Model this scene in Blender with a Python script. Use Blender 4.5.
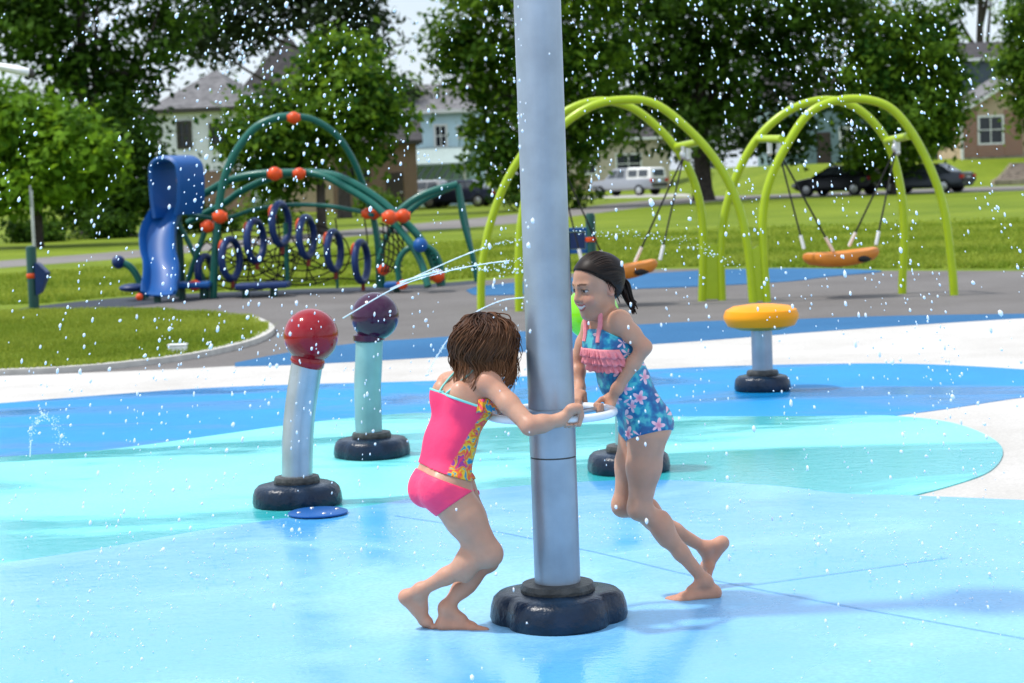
import bpy, bmesh, math, random
import numpy as np
from mathutils import Vector, Matrix

random.seed(7); rng = np.random.default_rng(7)
R = math.radians
scene = bpy.context.scene
col = scene.collection
for o in list(bpy.data.objects): bpy.data.objects.remove(o)

# ------------------------------------------------------------------ camera
CAM = Vector((0, 0, 1.5)); FPX = 1991.0
PITCH = math.atan(163.5 / FPX); ROLL = R(2.1)
Fv = Vector((0, math.cos(PITCH), -math.sin(PITCH)))
U0 = Vector((0, math.sin(PITCH), math.cos(PITCH))); R0 = Vector((1, 0, 0))
Uv = U0 * math.cos(ROLL) + R0 * math.sin(ROLL)
Rv = R0 * math.cos(ROLL) - U0 * math.sin(ROLL)
cd = bpy.data.cameras.new('camera'); cam = bpy.data.objects.new('camera', cd); col.objects.link(cam)
m = Matrix((Rv, Uv, -Fv)).transposed().to_4x4(); m.translation = CAM
cam.matrix_world = m
cd.sensor_width = 36; cd.lens = FPX / 1024 * 36
cd.clip_start = 0.1; cd.clip_end = 3000
cd.dof.use_dof = True; cd.dof.focus_distance = 6.85; cd.dof.aperture_fstop = 5.6
scene.camera = cam

# ------------------------------------------------------------------ sky, sun, exposure
SUN_EL, SUN_AZ = R(62), R(-92)         # azimuth measured from +Y towards +X: the sun stands to the left
w = bpy.data.worlds.new('World'); scene.world = w; w.use_nodes = True
nt = w.node_tree; nt.nodes.clear()
out = nt.nodes.new('ShaderNodeOutputWorld'); bg = nt.nodes.new('ShaderNodeBackground')
sky = nt.nodes.new('ShaderNodeTexSky'); sky.sky_type = 'NISHITA'; sky.sun_disc = False
sky.sun_elevation = SUN_EL; sky.sun_rotation = SUN_AZ; sky.air_density = 1.0; sky.dust_density = 2.0
tc = nt.nodes.new('ShaderNodeTexCoord'); nz = nt.nodes.new('ShaderNodeTexNoise')
nz.inputs['Scale'].default_value = 2.2; nz.inputs['Detail'].default_value = 6
mp = nt.nodes.new('ShaderNodeMapping'); mp.inputs['Scale'].default_value = (1, 1, 2.5)
rp = nt.nodes.new('ShaderNodeValToRGB'); rp.color_ramp.elements[0].position = .36; rp.color_ramp.elements[1].position = .62
mx = nt.nodes.new('ShaderNodeMixRGB'); mx.inputs[2].default_value = (7.6, 8.6, 10.0, 1); rp.color_ramp.elements[0].color = (.4, .4, .4, 1)
nt.links.new(tc.outputs['Generated'], mp.inputs[0]); nt.links.new(mp.outputs[0], nz.inputs['Vector'])
nt.links.new(nz.outputs['Fac'], rp.inputs[0]); nt.links.new(rp.outputs[0], mx.inputs[0])
nt.links.new(sky.outputs[0], mx.inputs[1]); nt.links.new(mx.outputs[0], bg.inputs[0])
bg.inputs[1].default_value = 0.14
nt.links.new(bg.outputs[0], out.inputs[0])
sl = bpy.data.lights.new('sun', 'SUN'); sun = bpy.data.objects.new('sun', sl); col.objects.link(sun)
sl.energy = 3.3; sl.angle = R(3.2); sl.color = (1, .96, .9)
sd = Vector((math.sin(SUN_AZ) * math.cos(SUN_EL), math.cos(SUN_AZ) * math.cos(SUN_EL), math.sin(SUN_EL)))
sun.rotation_euler = sd.to_track_quat('Z', 'Y').to_euler(); sun.location = (-20, -5, 40)
vs = scene.view_settings
vs.view_transform = 'Standard'; vs.look = 'None'; vs.exposure = 0.12; vs.gamma = 1; vs.use_curve_mapping = False
scene.cycles.use_denoising = True
scene.cycles.max_bounces = 8; scene.cycles.transparent_max_bounces = 16

# ------------------------------------------------------------------ pixel -> place helpers
def ray(px, py):
    return Fv + Rv * ((px - 512) / FPX) + Uv * ((341.5 - py) / FPX)
def G(px, py, z=0.0):
    d = ray(px, py); return CAM + d * ((z - CAM.z) / d.z)
def P(px, py, Y):
    d = ray(px, py); return CAM + d * (Y / d.y)

# ------------------------------------------------------------------ materials
def new_mat(name):
    mt = bpy.data.materials.new(name); mt.use_nodes = True
    n = mt.node_tree; b = n.nodes['Principled BSDF']
    return mt, n, b
def nd(n, t, **kw):
    x = n.nodes.new(t)
    for k, v in kw.items(): setattr(x, k, v)
    return x
def mat(name, c, rough=.5, metal=0, var=.12, scale=8, bump=0, bscale=60, coat=0, sub=0, spec=.35, c2=None, trans=0, detail=4):
    mt, n, b = new_mat(name)
    t = nd(n, 'ShaderNodeTexCoord'); z = nd(n, 'ShaderNodeTexNoise')
    z.inputs['Scale'].default_value = scale; z.inputs['Detail'].default_value = detail
    n.links.new(t.outputs['Object'], z.inputs['Vector'])
    r = nd(n, 'ShaderNodeValToRGB')
    a = tuple(max(0, x * (1 - var)) for x in c[:3]); d = tuple(min(1, x * (1 + var)) for x in (c2 or c)[:3])
    r.color_ramp.elements[0].color = a + (1,); r.color_ramp.elements[1].color = d + (1,)
    r.color_ramp.elements[0].position = .3; r.color_ramp.elements[1].position = .7
    n.links.new(z.outputs['Fac'], r.inputs[0]); n.links.new(r.outputs[0], b.inputs['Base Color'])
    b.inputs['Roughness'].default_value = rough; b.inputs['Metallic'].default_value = metal
    b.inputs['Coat Weight'].default_value = coat * .15; b.inputs['Specular IOR Level'].default_value = spec
    b.inputs['Transmission Weight'].default_value = trans
    if sub:
        b.inputs['Subsurface Weight'].default_value = sub; b.inputs['Subsurface Radius'].default_value = (.012, .005, .003)
        b.inputs['Subsurface Scale'].default_value = 1.0
    if bump:
        z2 = nd(n, 'ShaderNodeTexNoise'); z2.inputs['Scale'].default_value = bscale; z2.inputs['Detail'].default_value = 6
        n.links.new(t.outputs['Object'], z2.inputs['Vector'])
        bp = nd(n, 'ShaderNodeBump'); bp.inputs['Strength'].default_value = bump; bp.inputs['Distance'].default_value = .02
        n.links.new(z2.outputs['Fac'], bp.inputs['Height']); n.links.new(bp.outputs[0], b.inputs['Normal'])
    return mt

def ground_mat(name, c, c2, scale=.6, rough=.8, bump=.15, bscale=90, fine=.25, wet=None, stretch=(1, 1, 1), wetmask=(.5, .62), rough_wet=.12, wetscale=.9, spec=.12):
    """paint / concrete / rubber lying flat; optional wet film that darkens the colour and smooths the surface"""
    mt, n, b = new_mat(name)
    g = nd(n, 'ShaderNodeNewGeometry'); L = n.links.new
    z = nd(n, 'ShaderNodeTexNoise'); z.inputs['Scale'].default_value = scale; z.inputs['Detail'].default_value = 8; z.inputs['Roughness'].default_value = .65
    L(g.outputs['Position'], z.inputs['Vector'])
    r = nd(n, 'ShaderNodeValToRGB'); r.color_ramp.elements[0].position = .32; r.color_ramp.elements[1].position = .68
    r.color_ramp.elements[0].color = c + (1,); r.color_ramp.elements[1].color = c2 + (1,)
    L(z.outputs['Fac'], r.inputs[0])
    zf = nd(n, 'ShaderNodeTexNoise'); zf.inputs['Scale'].default_value = bscale; zf.inputs['Detail'].default_value = 4
    L(g.outputs['Position'], zf.inputs['Vector'])
    rf = nd(n, 'ShaderNodeMapRange'); rf.inputs[1].default_value = .3; rf.inputs[2].default_value = .7
    rf.inputs[3].default_value = 1 - fine; rf.inputs[4].default_value = 1 + fine * .4
    L(zf.outputs['Fac'], rf.inputs[0])
    mul = nd(n, 'ShaderNodeMixRGB', blend_type='MULTIPLY'); mul.inputs[0].default_value = 1
    L(r.outputs[0], mul.inputs[1]); L(rf.outputs[0], mul.inputs[2])
    colout = mul.outputs[0]
    b.inputs['Roughness'].default_value = rough; b.inputs['Specular IOR Level'].default_value = spec
    bp = nd(n, 'ShaderNodeBump'); bp.inputs['Strength'].default_value = bump; bp.inputs['Distance'].default_value = .01
    L(zf.outputs['Fac'], bp.inputs['Height'])
    if wet:
        mpn = nd(n, 'ShaderNodeMapping'); mpn.inputs['Scale'].default_value = stretch
        L(g.outputs['Position'], mpn.inputs[0])
        zw = nd(n, 'ShaderNodeTexNoise'); zw.inputs['Scale'].default_value = wetscale; zw.inputs['Detail'].default_value = 7; zw.inputs['Roughness'].default_value = .6
        zw.inputs['Distortion'].default_value = .6
        L(mpn.outputs[0], zw.inputs['Vector'])
        rw = nd(n, 'ShaderNodeMapRange'); rw.inputs[1].default_value = wetmask[0]; rw.inputs[2].default_value = wetmask[1]
        L(zw.outputs['Fac'], rw.inputs[0])
        mw = nd(n, 'ShaderNodeMixRGB'); L(rw.outputs[0], mw.inputs[0]); L(colout, mw.inputs[1]); mw.inputs[2].default_value = wet + (1,)
        colout = mw.outputs[0]
        rr = nd(n, 'ShaderNodeMapRange'); rr.inputs[3].default_value = rough; rr.inputs[4].default_value = rough_wet
        L(rw.outputs[0], rr.inputs[0]); L(rr.outputs[0], b.inputs['Roughness'])
        # thin film ripples
        mp2 = nd(n, 'ShaderNodeMapping'); mp2.inputs['Scale'].default_value = (6, 9, 6); L(g.outputs['Position'], mp2.inputs[0])
        zr = nd(n, 'ShaderNodeTexNoise'); zr.inputs['Scale'].default_value = 2.0; zr.inputs['Detail'].default_value = 3; L(mp2.outputs[0], zr.inputs['Vector'])
        bp2 = nd(n, 'ShaderNodeBump'); bp2.inputs['Strength'].default_value = .09; bp2.inputs['Distance'].default_value = .01
        L(zr.outputs['Fac'], bp2.inputs['Height']); L(bp.outputs[0], bp2.inputs['Normal']); L(bp2.outputs[0], b.inputs['Normal'])
    else:
        L(bp.outputs[0], b.inputs['Normal'])
    L(colout, b.inputs['Base Color'])
    return mt

def leaf_mat(name, c, c2, tl=.35):
    mt, n, b = new_mat(name); L = n.links.new
    at = nd(n, 'ShaderNodeAttribute'); at.attribute_name = 'tint'
    mxn = nd(n, 'ShaderNodeMixRGB'); mxn.inputs[1].default_value = c + (1,); mxn.inputs[2].default_value = c2 + (1,)
    L(at.outputs['Fac'], mxn.inputs[0])
    b.inputs['Roughness'].default_value = .6; b.inputs['Specular IOR Level'].default_value = .1
    L(mxn.outputs[0], b.inputs['Base Color'])
    t = nd(n, 'ShaderNodeBsdfTranslucent'); hs = nd(n, 'ShaderNodeHueSaturation'); hs.inputs['Value'].default_value = 1.5
    hs.inputs['Hue'].default_value = .485
    L(mxn.outputs[0], hs.inputs['Color']); L(hs.outputs[0], t.inputs['Color'])
    ms = nd(n, 'ShaderNodeMixShader'); ms.inputs[0].default_value = tl
    L(b.outputs[0], ms.inputs[1]); L(t.outputs[0], ms.inputs[2]); L(ms.outputs[0], n.nodes['Material Output'].inputs['Surface'])
    return mt

def brick_mat(name, c1, c2, mortar, scale=6):
    mt, n, b = new_mat(name); L = n.links.new
    t = nd(n, 'ShaderNodeTexCoord'); br = nd(n, 'ShaderNodeTexBrick')
    sp = nd(n, 'ShaderNodeSeparateXYZ'); cb = nd(n, 'ShaderNodeCombineXYZ'); ad = nd(n, 'ShaderNodeMath', operation='ADD')
    L(t.outputs['Object'], sp.inputs[0]); L(sp.outputs[0], ad.inputs[0]); L(sp.outputs[1], ad.inputs[1]); L(ad.outputs[0], cb.inputs[0]); L(sp.outputs[2], cb.inputs[1])
    L(cb.outputs[0], br.inputs['Vector']); br.inputs['Scale'].default_value = scale
    br.inputs['Color1'].default_value = c1 + (1,); br.inputs['Color2'].default_value = c2 + (1,); br.inputs['Mortar'].default_value = mortar + (1,)
    L(br.outputs['Color'], b.inputs['Base Color']); b.inputs['Roughness'].default_value = .9
    return mt
def siding_mat(name, c, pitch=.15):
    mt, n, b = new_mat(name); L = n.links.new
    t = nd(n, 'ShaderNodeTexCoord'); sp = nd(n, 'ShaderNodeSeparateXYZ'); L(t.outputs['Object'], sp.inputs[0])
    dv = nd(n, 'ShaderNodeMath', operation='DIVIDE'); dv.inputs[1].default_value = pitch; L(sp.outputs[2], dv.inputs[0])
    fr = nd(n, 'ShaderNodeMath', operation='FRACT'); L(dv.outputs[0], fr.inputs[0])
    bp = nd(n, 'ShaderNodeBump'); bp.inputs['Strength'].default_value = .8; bp.inputs['Distance'].default_value = .03; bp.invert = True
    L(fr.outputs[0], bp.inputs['Height']); L(bp.outputs[0], b.inputs['Normal'])
    z = nd(n, 'ShaderNodeTexNoise'); z.inputs['Scale'].default_value = 1.2; z.inputs['Detail'].default_value = 6; L(t.outputs['Object'], z.inputs['Vector'])
    mr = nd(n, 'ShaderNodeMapRange'); mr.inputs[3].default_value = .8; mr.inputs[4].default_value = 1.1; L(z.outputs['Fac'], mr.inputs[0])
    mu = nd(n, 'ShaderNodeMixRGB', blend_type='MULTIPLY'); mu.inputs[0].default_value = 1; mu.inputs[1].default_value = c + (1,); L(mr.outputs[0], mu.inputs[2])
    L(mu.outputs[0], b.inputs['Base Color']); b.inputs['Roughness'].default_value = .7
    return mt

# ------------------------------------------------------------------ mesh helpers
def link(o, parent=None):
    col.objects.link(o)
    if parent is not None: o.parent = parent
    return o
def tag(o, label=None, cat=None, group=None, kind=None):
    if label: o['label'] = label
    if cat: o['category'] = cat
    if group: o['group'] = group
    if kind: o['kind'] = kind
    return o
def thing(name, label, cat, loc=(0, 0, 0), rz=0, group=None):
    o = bpy.data.objects.new(name, None); o.location = loc; o.rotation_euler = (0, 0, rz); o.empty_display_size = .1
    col.objects.link(o); return tag(o, label, cat, group)
def relabel(o, label): o['label'] = label; return o
def copy_tree(o, parent=None):
    c = o.copy(); col.objects.link(c)
    if parent is not None: c.parent = parent
    for ch in list(o.children): copy_tree(ch, c)
    return c
def catmull(pts, n=8, closed=False):
    pts = [Vector(p) for p in pts]; N = len(pts); res = []
    rngk = range(N) if closed else range(N - 1)
    for i in rngk:
        p0 = pts[i - 1] if (closed or i > 0) else pts[0] * 2 - pts[1]
        p1 = pts[i]; p2 = pts[(i + 1) % N]
        p3 = pts[(i + 2) % N] if (closed or i + 2 < N) else p2 * 2 - p1
        for k in range(n):
            t = k / n
            res.append(.5 * ((2 * p1) + (p2 - p0) * t + (2 * p0 - 5 * p1 + 4 * p2 - p3) * t * t + (3 * p1 - p0 - 3 * p2 + p3) * t ** 3))
    if not closed: res.append(pts[-1])
    return res
class MB:
    def __init__(s): s.v = []; s.f = []
    def poly(s, pts):
        b = len(s.v); s.v += [tuple(p) for p in pts]; s.f.append(tuple(range(b, b + len(pts)))); return s
    def box(s, c, d, rot=None):
        b = len(s.v); c = Vector(c)
        for i in range(8):
            p = Vector(((i & 1) - .5, ((i >> 1) & 1) - .5, (i >> 2) - .5)); p = Vector((p.x * d[0], p.y * d[1], p.z * d[2]))
            if rot is not None: p = rot @ p
            s.v.append(tuple(c + p))
        for f in ((0, 2, 3, 1), (4, 5, 7, 6), (0, 1, 5, 4), (1, 3, 7, 5), (3, 2, 6, 7), (2, 0, 4, 6)): s.f.append(tuple(b + i for i in f))
        return s
    def tube(s, pts, r, n=10, caps=True, closed=False, flat=None):
        pts = [Vector(p) for p in pts]; N = len(pts)
        if not hasattr(r, '__len__'): r = [r] * N
        b = len(s.v); prev = None
        for i, p in enumerate(pts):
            if closed: t = pts[(i + 1) % N] - pts[i - 1]
            else: t = pts[min(i + 1, N - 1)] - pts[max(i - 1, 0)]
            t = t.normalized() if t.length > 1e-9 else Vector((0, 0, 1))
            if prev is None:
                a = Vector((0, 0, 1)) if abs(t.z) < .9 else Vector((1, 0, 0)); u = t.cross(a).normalized()
            else:
                u = prev - t * prev.dot(t); u = u.normalized() if u.length > 1e-6 else t.orthogonal().normalized()
            prev = u; q = t.cross(u)
            for k in range(n):
                a = 2 * math.pi * k / n
                s.v.append(tuple(p + (u * math.cos(a) + q * math.sin(a)) * r[i]))
        for i in range(N if closed else N - 1):
            j = (i + 1) % N
            for k in range(n):
                k2 = (k + 1) % n
                s.f.append((b + i * n + k, b + i * n + k2, b + j * n + k2, b + j * n + k))
        if caps and not closed:
            s.f.append(tuple(b + k for k in range(n - 1, -1, -1))); s.f.append(tuple(b + (N - 1) * n + k for k in range(n)))
        return s
    def lathe(s, prof, c=(0, 0, 0), n=32, lobes=0, amp=0, axis=None, ph=0):
        b = len(s.v); c = Vector(c)
        rot = axis.to_track_quat('Z', 'Y').to_matrix() if axis is not None else None
        for (r_, z_) in prof:
            for k in range(n):
                a = 2 * math.pi * k / n
                rr = r_ * (1 + amp * math.cos(lobes * a + ph))
                p = Vector((rr * math.cos(a), rr * math.sin(a), z_))
                s.v.append(tuple(c + (rot @ p if rot is not None else p)))
        for i in range(len(prof) - 1):
            for k in range(n):
                k2 = (k + 1) % n
                s.f.append((b + i * n + k, b + i * n + k2, b + (i + 1) * n + k2, b + (i + 1) * n + k))
        s.f.append(tuple(b + k for k in range(n - 1, -1, -1))); s.f.append(tuple(b + (len(prof) - 1) * n + k for k in range(n)))
        return s
    def ball(s, c, r, n=20, m_=12, rot=None):
        c = Vector(c)
        if not hasattr(r, '__len__'): r = (r, r, r)
        b = len(s.v)
        for i in range(m_ + 1):
            th = math.pi * i / m_
            if i in (0, m_):
                p = Vector((0, 0, -r[2] * math.cos(th)))
                s.v.append(tuple(c + (rot @ p if rot is not None else p))); continue
            for k in range(n):
                a = 2 * math.pi * k / n
                p = Vector((r[0] * math.sin(th) * math.cos(a), r[1] * math.sin(th) * math.sin(a), -r[2] * math.cos(th)))
                s.v.append(tuple(c + (rot @ p if rot is not None else p)))
        for k in range(n): s.f.append((b, b + 1 + (k + 1) % n, b + 1 + k))
        for i in range(m_ - 2):
            for k in range(n):
                k2 = (k + 1) % n; q = b + 1 + i * n
                s.f.append((q + k, q + k2, q + n + k2, q + n + k))
        q = b + 1 + (m_ - 2) * n; e = b + 1 + (m_ - 1) * n
        for k in range(n): s.f.append((q + k, q + (k + 1) % n, e))
        return s
    def grid(s, rows, closed=False):
        b = len(s.v); n = len(rows[0])
        for r_ in rows: s.v += [tuple(p) for p in r_]
        for i in range(len(rows) - 1):
            for k in range(n if closed else n - 1):
                k2 = (k + 1) % n
                s.f.append((b + i * n + k, b + i * n + k2, b + (i + 1) * n + k2, b + (i + 1) * n + k))
        return s
    def build(s, name, mt, parent=None, smooth=True, world=True, bevel=0, solid=0, tri=False, auto=40):
        me = bpy.data.meshes.new(name)
        off = Vector((0, 0, 0))
        if parent is not None and world:
            q = parent
            while q is not None: off += q.location; q = q.parent
        vv = [(x - off.x, y - off.y, z - off.z) for x, y, z in s.v]
        me.from_pydata(vv, [], s.f); me.update()
        bm = bmesh.new(); bm.from_mesh(me)
        if tri: bmesh.ops.triangulate(bm, faces=bm.faces[:], ngon_method='EAR_CLIP')
        bmesh.ops.recalc_face_normals(bm, faces=bm.faces[:])
        bm.to_mesh(me); bm.free()
        me.materials.append(mt)
        if smooth:
            me.shade_smooth()
            try: me.set_sharp_from_angle(angle=R(auto))
            except Exception: pass
        o = bpy.data.objects.new(name, me); link(o, parent)
        if bevel:
            md = o.modifiers.new('bevel', 'BEVEL'); md.width = bevel; md.segments = 3; md.limit_method = 'ANGLE'
        if solid:
            md = o.modifiers.new('solid', 'SOLIDIFY'); md.thickness = solid; md.offset = 0
        return o

def np_mesh(name, verts, faces, mt, parent=None, attr=None, smooth=False, colattr=None):
    """big meshes straight from numpy (all faces the same size)"""
    me = bpy.data.meshes.new(name); nv, (nf, k) = len(verts), faces.shape
    me.vertices.add(nv); me.vertices.foreach_set('co', np.ascontiguousarray(verts, dtype=np.float32).ravel())
    me.loops.add(nf * k); me.loops.foreach_set('vertex_index', np.ascontiguousarray(faces, dtype=np.int32).ravel())
    me.polygons.add(nf); me.polygons.foreach_set('loop_start', np.arange(0, nf * k, k, dtype=np.int32))
    me.polygons.foreach_set('loop_total', np.full(nf, k, dtype=np.int32))
    if attr is not None:
        a = me.attributes.new('tint', 'FLOAT', 'POINT'); a.data.foreach_set('value', attr.astype(np.float32))
    if colattr is not None:
        for nm, arr in colattr.items():
            a = me.color_attributes.new(nm, 'FLOAT_COLOR', 'POINT')
            c4 = np.ones((nv, 4), np.float32); c4[:, :3] = arr; a.data.foreach_set('color', c4.ravel())
    me.update(calc_edges=True); me.validate()
    if smooth: me.shade_smooth()
    me.materials.append(mt)
    o = bpy.data.objects.new(name, me); link(o, parent); return o
#@@SETTING
# ================================================================== THE SETTING
M = {}
M['lawn'] = ground_mat('lawn', (.12, .185, .010), (.23, .295, .024), scale=.22, rough=.9, bump=.6, bscale=25, fine=.55)
M['soil_grass'] = ground_mat('patch_turf', (.11, .155, .013), (.20, .24, .034), scale=1.5, rough=.95, bump=.5, bscale=40, fine=.5)
M['rubber'] = ground_mat('grey_rubber', (.15, .138, .13), (.20, .187, .178), scale=.5, rough=.9, bump=.3, bscale=120, fine=.3)
M['rubber_dark'] = ground_mat('slate_rubber', (.05, .058, .075), (.07, .08, .10), scale=.6, rough=.85, bump=.3, bscale=120, fine=.3)
M['rubber_blue'] = ground_mat('blue_rubber', (.030, .125, .27), (.045, .165, .33), scale=.5, rough=.8, bump=.3, bscale=120, fine=.3)
M['concrete'] = ground_mat('pale_concrete', (.46, .435, .40), (.60, .575, .54), scale=.7, rough=.85, bump=.15, bscale=70, fine=.14)
M['pad_deep'] = ground_mat('deep_blue_paint', (.003, .215, .52), (.006, .28, .62), scale=.5, rough=.55, bump=.1, bscale=60, fine=.12,
                           spec=.3, wet=(.003, .18, .46), stretch=(.4, 1, 1), wetmask=(.48, .62), rough_wet=.16)
M['pad_aqua'] = ground_mat('aqua_paint', (.17, .66, .66), (.25, .75, .74), scale=.4, rough=.5, bump=.1, bscale=60, fine=.17,
                           spec=.4, wet=(.035, .42, .46), stretch=(.38, 1.1, 1), wetmask=(.46, .56), rough_wet=.10, wetscale=.75)
M['pad_light'] = ground_mat('light_blue_paint', (.15, .455, .755), (.35, .61, .83), scale=.35, rough=.42, bump=.08, bscale=60, fine=.17,
                            spec=.4, wet=(.08, .37, .72), stretch=(.7, 1, 1), wetmask=(.38, .60), rough_wet=.05, wetscale=.8)
M['joint'] = mat('expansion_joint_blue', (.13, .38, .60), rough=.8)  # plain blue of the thin expansion joint lines across the pad
M['road'] = ground_mat('road', (.19, .175, .165), (.25, .235, .22), scale=.3, rough=.9, bump=.1, fine=.2)
M['walk'] = ground_mat('walkway', (.40, .38, .35), (.5, .48, .45), scale=.5, rough=.9, fine=.2)
M['kerb'] = mat('kerb', (.5, .48, .44), rough=.85, bump=.2)

def smooth_poly(segs, n=5):
    """segs: list of pixel polylines; each is smoothed on the ground, corners kept between them"""
    pts = []
    for s in segs:
        w_ = [G(*p) for p in s]
        c = catmull(w_, n) if len(w_) > 2 else w_
        for p in c:
            if not pts or (Vector((p.x, p.y)) - Vector((pts[-1].x, pts[-1].y))).length > .01: pts.append(p)
    return pts
def sheet(name, segs, z, mt, extra=(), n=5, label=None):
    pts = smooth_poly(segs, n) + [Vector(e) for e in extra]
    pts = [Vector((p.x, p.y, z)) for p in pts]
    mb = MB().poly(pts)
    for i in range(len(pts)):      # a thin edge down to the sheet below
        a, b_ = pts[i], pts[(i + 1) % len(pts)]; mb.poly([a, b_, b_ - Vector((0, 0, .012)), a - Vector((0, 0, .012))])
    o = mb.build(name, mt, smooth=False, tri=True)
    return tag(o, label, kind='structure')

def rise(x, y):
    s = min(1, max(0, (y - 116) / 12)); s = s * s * (3 - 2 * s)
    t = min(1, max(0, (x - 12) / 6))
    s2 = min(1, max(0, (y - 145) / 30))
    return 1.7 * s * t + 1.2 * s2 * (1 - t)
def make_lawn():
    ys = [-40, -10, 0, 10, 20, 30, 45, 60, 80, 100, 110, 114, 117, 120, 123, 126, 129, 133, 140, 150, 160, 175, 200, 260, 400, 900]
    xs = [-600, -200, -100, -60, -40, -25, -15, -8, 0, 5, 10, 12, 14, 16, 18, 20, 25, 30, 40, 60, 100, 200, 600]
    rows = [[(x, y, rise(x, y)) for x in xs] for y in ys]
    return tag(MB().grid(rows).build('lawn_ground', M['lawn']), kind='structure')
make_lawn()
# road, running away to the right, and the walk beyond it
road_lo = [(-120, 279), (0, 268), (140, 257.5), (250, 246.5), (380, 234), (500, 225), (567, 217), (672, 204.5), (760, 199), (860, 195.5), (960, 192.5), (1090, 188.5)]
road_hi = [(1090, 184), (960, 187.5), (860, 190), (740, 194), (690, 197), (620, 203), (567, 209), (500, 216), (380, 227), (250, 239), (140, 250), (0, 261), (-120, 272)]
sheet('road', [road_lo, road_hi], .004, M['road'], n=3)
# driveway under the pickup
sheet('driveway', [[(560, 199), (690, 196.5)], [(690, 193.5), (560, 196)]], .006, M['walk'])
# playground rubber
sheet('rubber_surface', [[(5, 312), (42, 306.5), (138, 297.5), (250, 292), (400, 286.5), (480, 281), (600, 272), (700, 269), (880, 271), (1150, 271)],
                         [(1150, 330), (700, 352), (300, 374), (60, 380), (-30, 384)], [(-30, 384), (-30, 314), (5, 312)]], .004, M['rubber'])
sheet('slate_rubber', [[(3, 313), (42, 306), (138, 297), (250, 291.5), (400, 286), (480, 280.5)], [(480, 284), (400, 290), (250, 297), (138, 306), (60, 315)], [(60, 315), (3, 314)]], .008, M['rubber_dark'])
sheet('blue_rubber_patch', [[(466, 291), (484, 286.5), (560, 279.5), (640, 274.5), (730, 270), (800, 269), (882, 271.5), (830, 277), (788, 282), (700, 287), (620, 290), (540, 294), (480, 296), (466, 291)]], .012, M['rubber_blue'])
sheet('blue_rubber_swoosh', [[(235, 364), (290, 353.5), (360, 344), (430, 339), (500, 334), (600, 328), (700, 322.5), (774, 321), (891, 317), (1080, 314)],
                             [(1080, 318), (1013, 320), (830, 332), (690, 343), (560, 351), (430, 359), (300, 366), (235, 368)]], .012, M['rubber_blue'])
# splash pad
sheet('concrete_apron', [[(-120, 379), (0, 377), (120, 372.5), (200, 369), (300, 363.5), (430, 357.5), (560, 349.5), (690, 341.5), (830, 330.5), (1013, 319), (1160, 311)]], .010, M['concrete'],
      extra=[(9, 6, 0), (9, -12, 0), (-9, -12, 0), (-9, 6, 0)])
sheet('deep_blue_band', [[(-120, 416), (0, 405), (100, 397), (200, 390), (300, 386), (400, 383.5), (470, 381), (560, 376), (669, 370), (750, 367), (875, 365), (975, 368), (1080, 376), (1140, 384)],
                         [(1140, 388), (1080, 393), (1024, 399), (945, 411), (885, 419)], [(885, 423), (400, 440), (100, 500), (-120, 520)]], .0130, M['pad_deep'])
sheet('aqua_band', [[(-120, 473), (0, 460), (100, 453), (200, 440), (301, 426), (400, 416), (480, 416), (560, 418), (669, 419), (815, 418.5), (885, 418), (950, 425), (990, 440), (1003, 455), (990, 474), (950, 489), (900, 502), (860, 512)],
                    [(860, 540), (400, 560), (0, 620), (-120, 640)]], .0165, M['pad_aqua'])
sheet('light_blue_field', [[(-160, 590), (0, 568), (100, 553), (200, 535), (281, 523), (351, 513), (430, 500), (520, 490), (600, 485), (664, 484), (775, 490), (840, 497.5), (905, 499.5), (1024, 504.5), (1160, 511)]], .0200, M['pad_light'],
      extra=[(5.5, 4, 0), (5.5, -6, 0), (-5.5, -6, 0), (-5.5, 4, 0)])
def joint(pxs, wd=.005, z=.0225):
    p = catmull([G(*q) for q in pxs], 6); mb = MB()
    L_ = []; R_ = []
    for i, q in enumerate(p):
        t = (p[min(i + 1, len(p) - 1)] - p[max(i - 1, 0)]).normalized(); s_ = Vector((t.y, -t.x, 0)) * wd / 2
        L_.append((q.x + s_.x, q.y + s_.y, z)); R_.append((q.x - s_.x, q.y - s_.y, z))
    mb.grid([L_, R_])
    return tag(mb.build('paving_joint', M['joint'], smooth=False), kind='structure')
joint([(590, 556), (739, 591), (1060, 652)]); joint([(742, 592), (850, 577), (948, 563)], .005)
joint([(395, 520), (500, 537), (590, 556)], .006)

# lawn patch at left with its thin concrete edge
patch_hi = [(-60, 319), (0, 316), (60, 315), (131, 312.5), (200, 317), (250, 322)]
patch_rt = [(250, 322), (262, 327), (268, 333), (258, 341), (235, 349), (190, 359), (130, 367), (60, 373), (-60, 378)]
pp = smooth_poly([patch_hi, patch_rt], 4)
tag(MB().poly([Vector((p.x, p.y, .035)) for p in pp]).build('turf_base', M['soil_grass'], smooth=False, tri=True), kind='structure')
pe = catmull([G(*q) for q in [(225, 319.5), (250, 322), (262, 327), (268, 333), (258, 341), (235, 349), (190, 359), (130, 367), (60, 373), (-60, 378)]], 6)
rows = []
for i, q in enumerate(pe):
    t = (pe[min(i + 1, len(pe) - 1)] - pe[max(i - 1, 0)]).normalized(); s_ = Vector((t.y, -t.x, 0))
    a = Vector((q.x, q.y, 0))
    rows.append([a - s_ * .07 + Vector((0, 0, .0)), a - s_ * .07 + Vector((0, 0, .055)), a + s_ * .07 + Vector((0, 0, .055)), a + s_ * .07])
tag(MB().grid(rows).build('kerb', M['kerb'], smooth=False), kind='structure')

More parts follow.
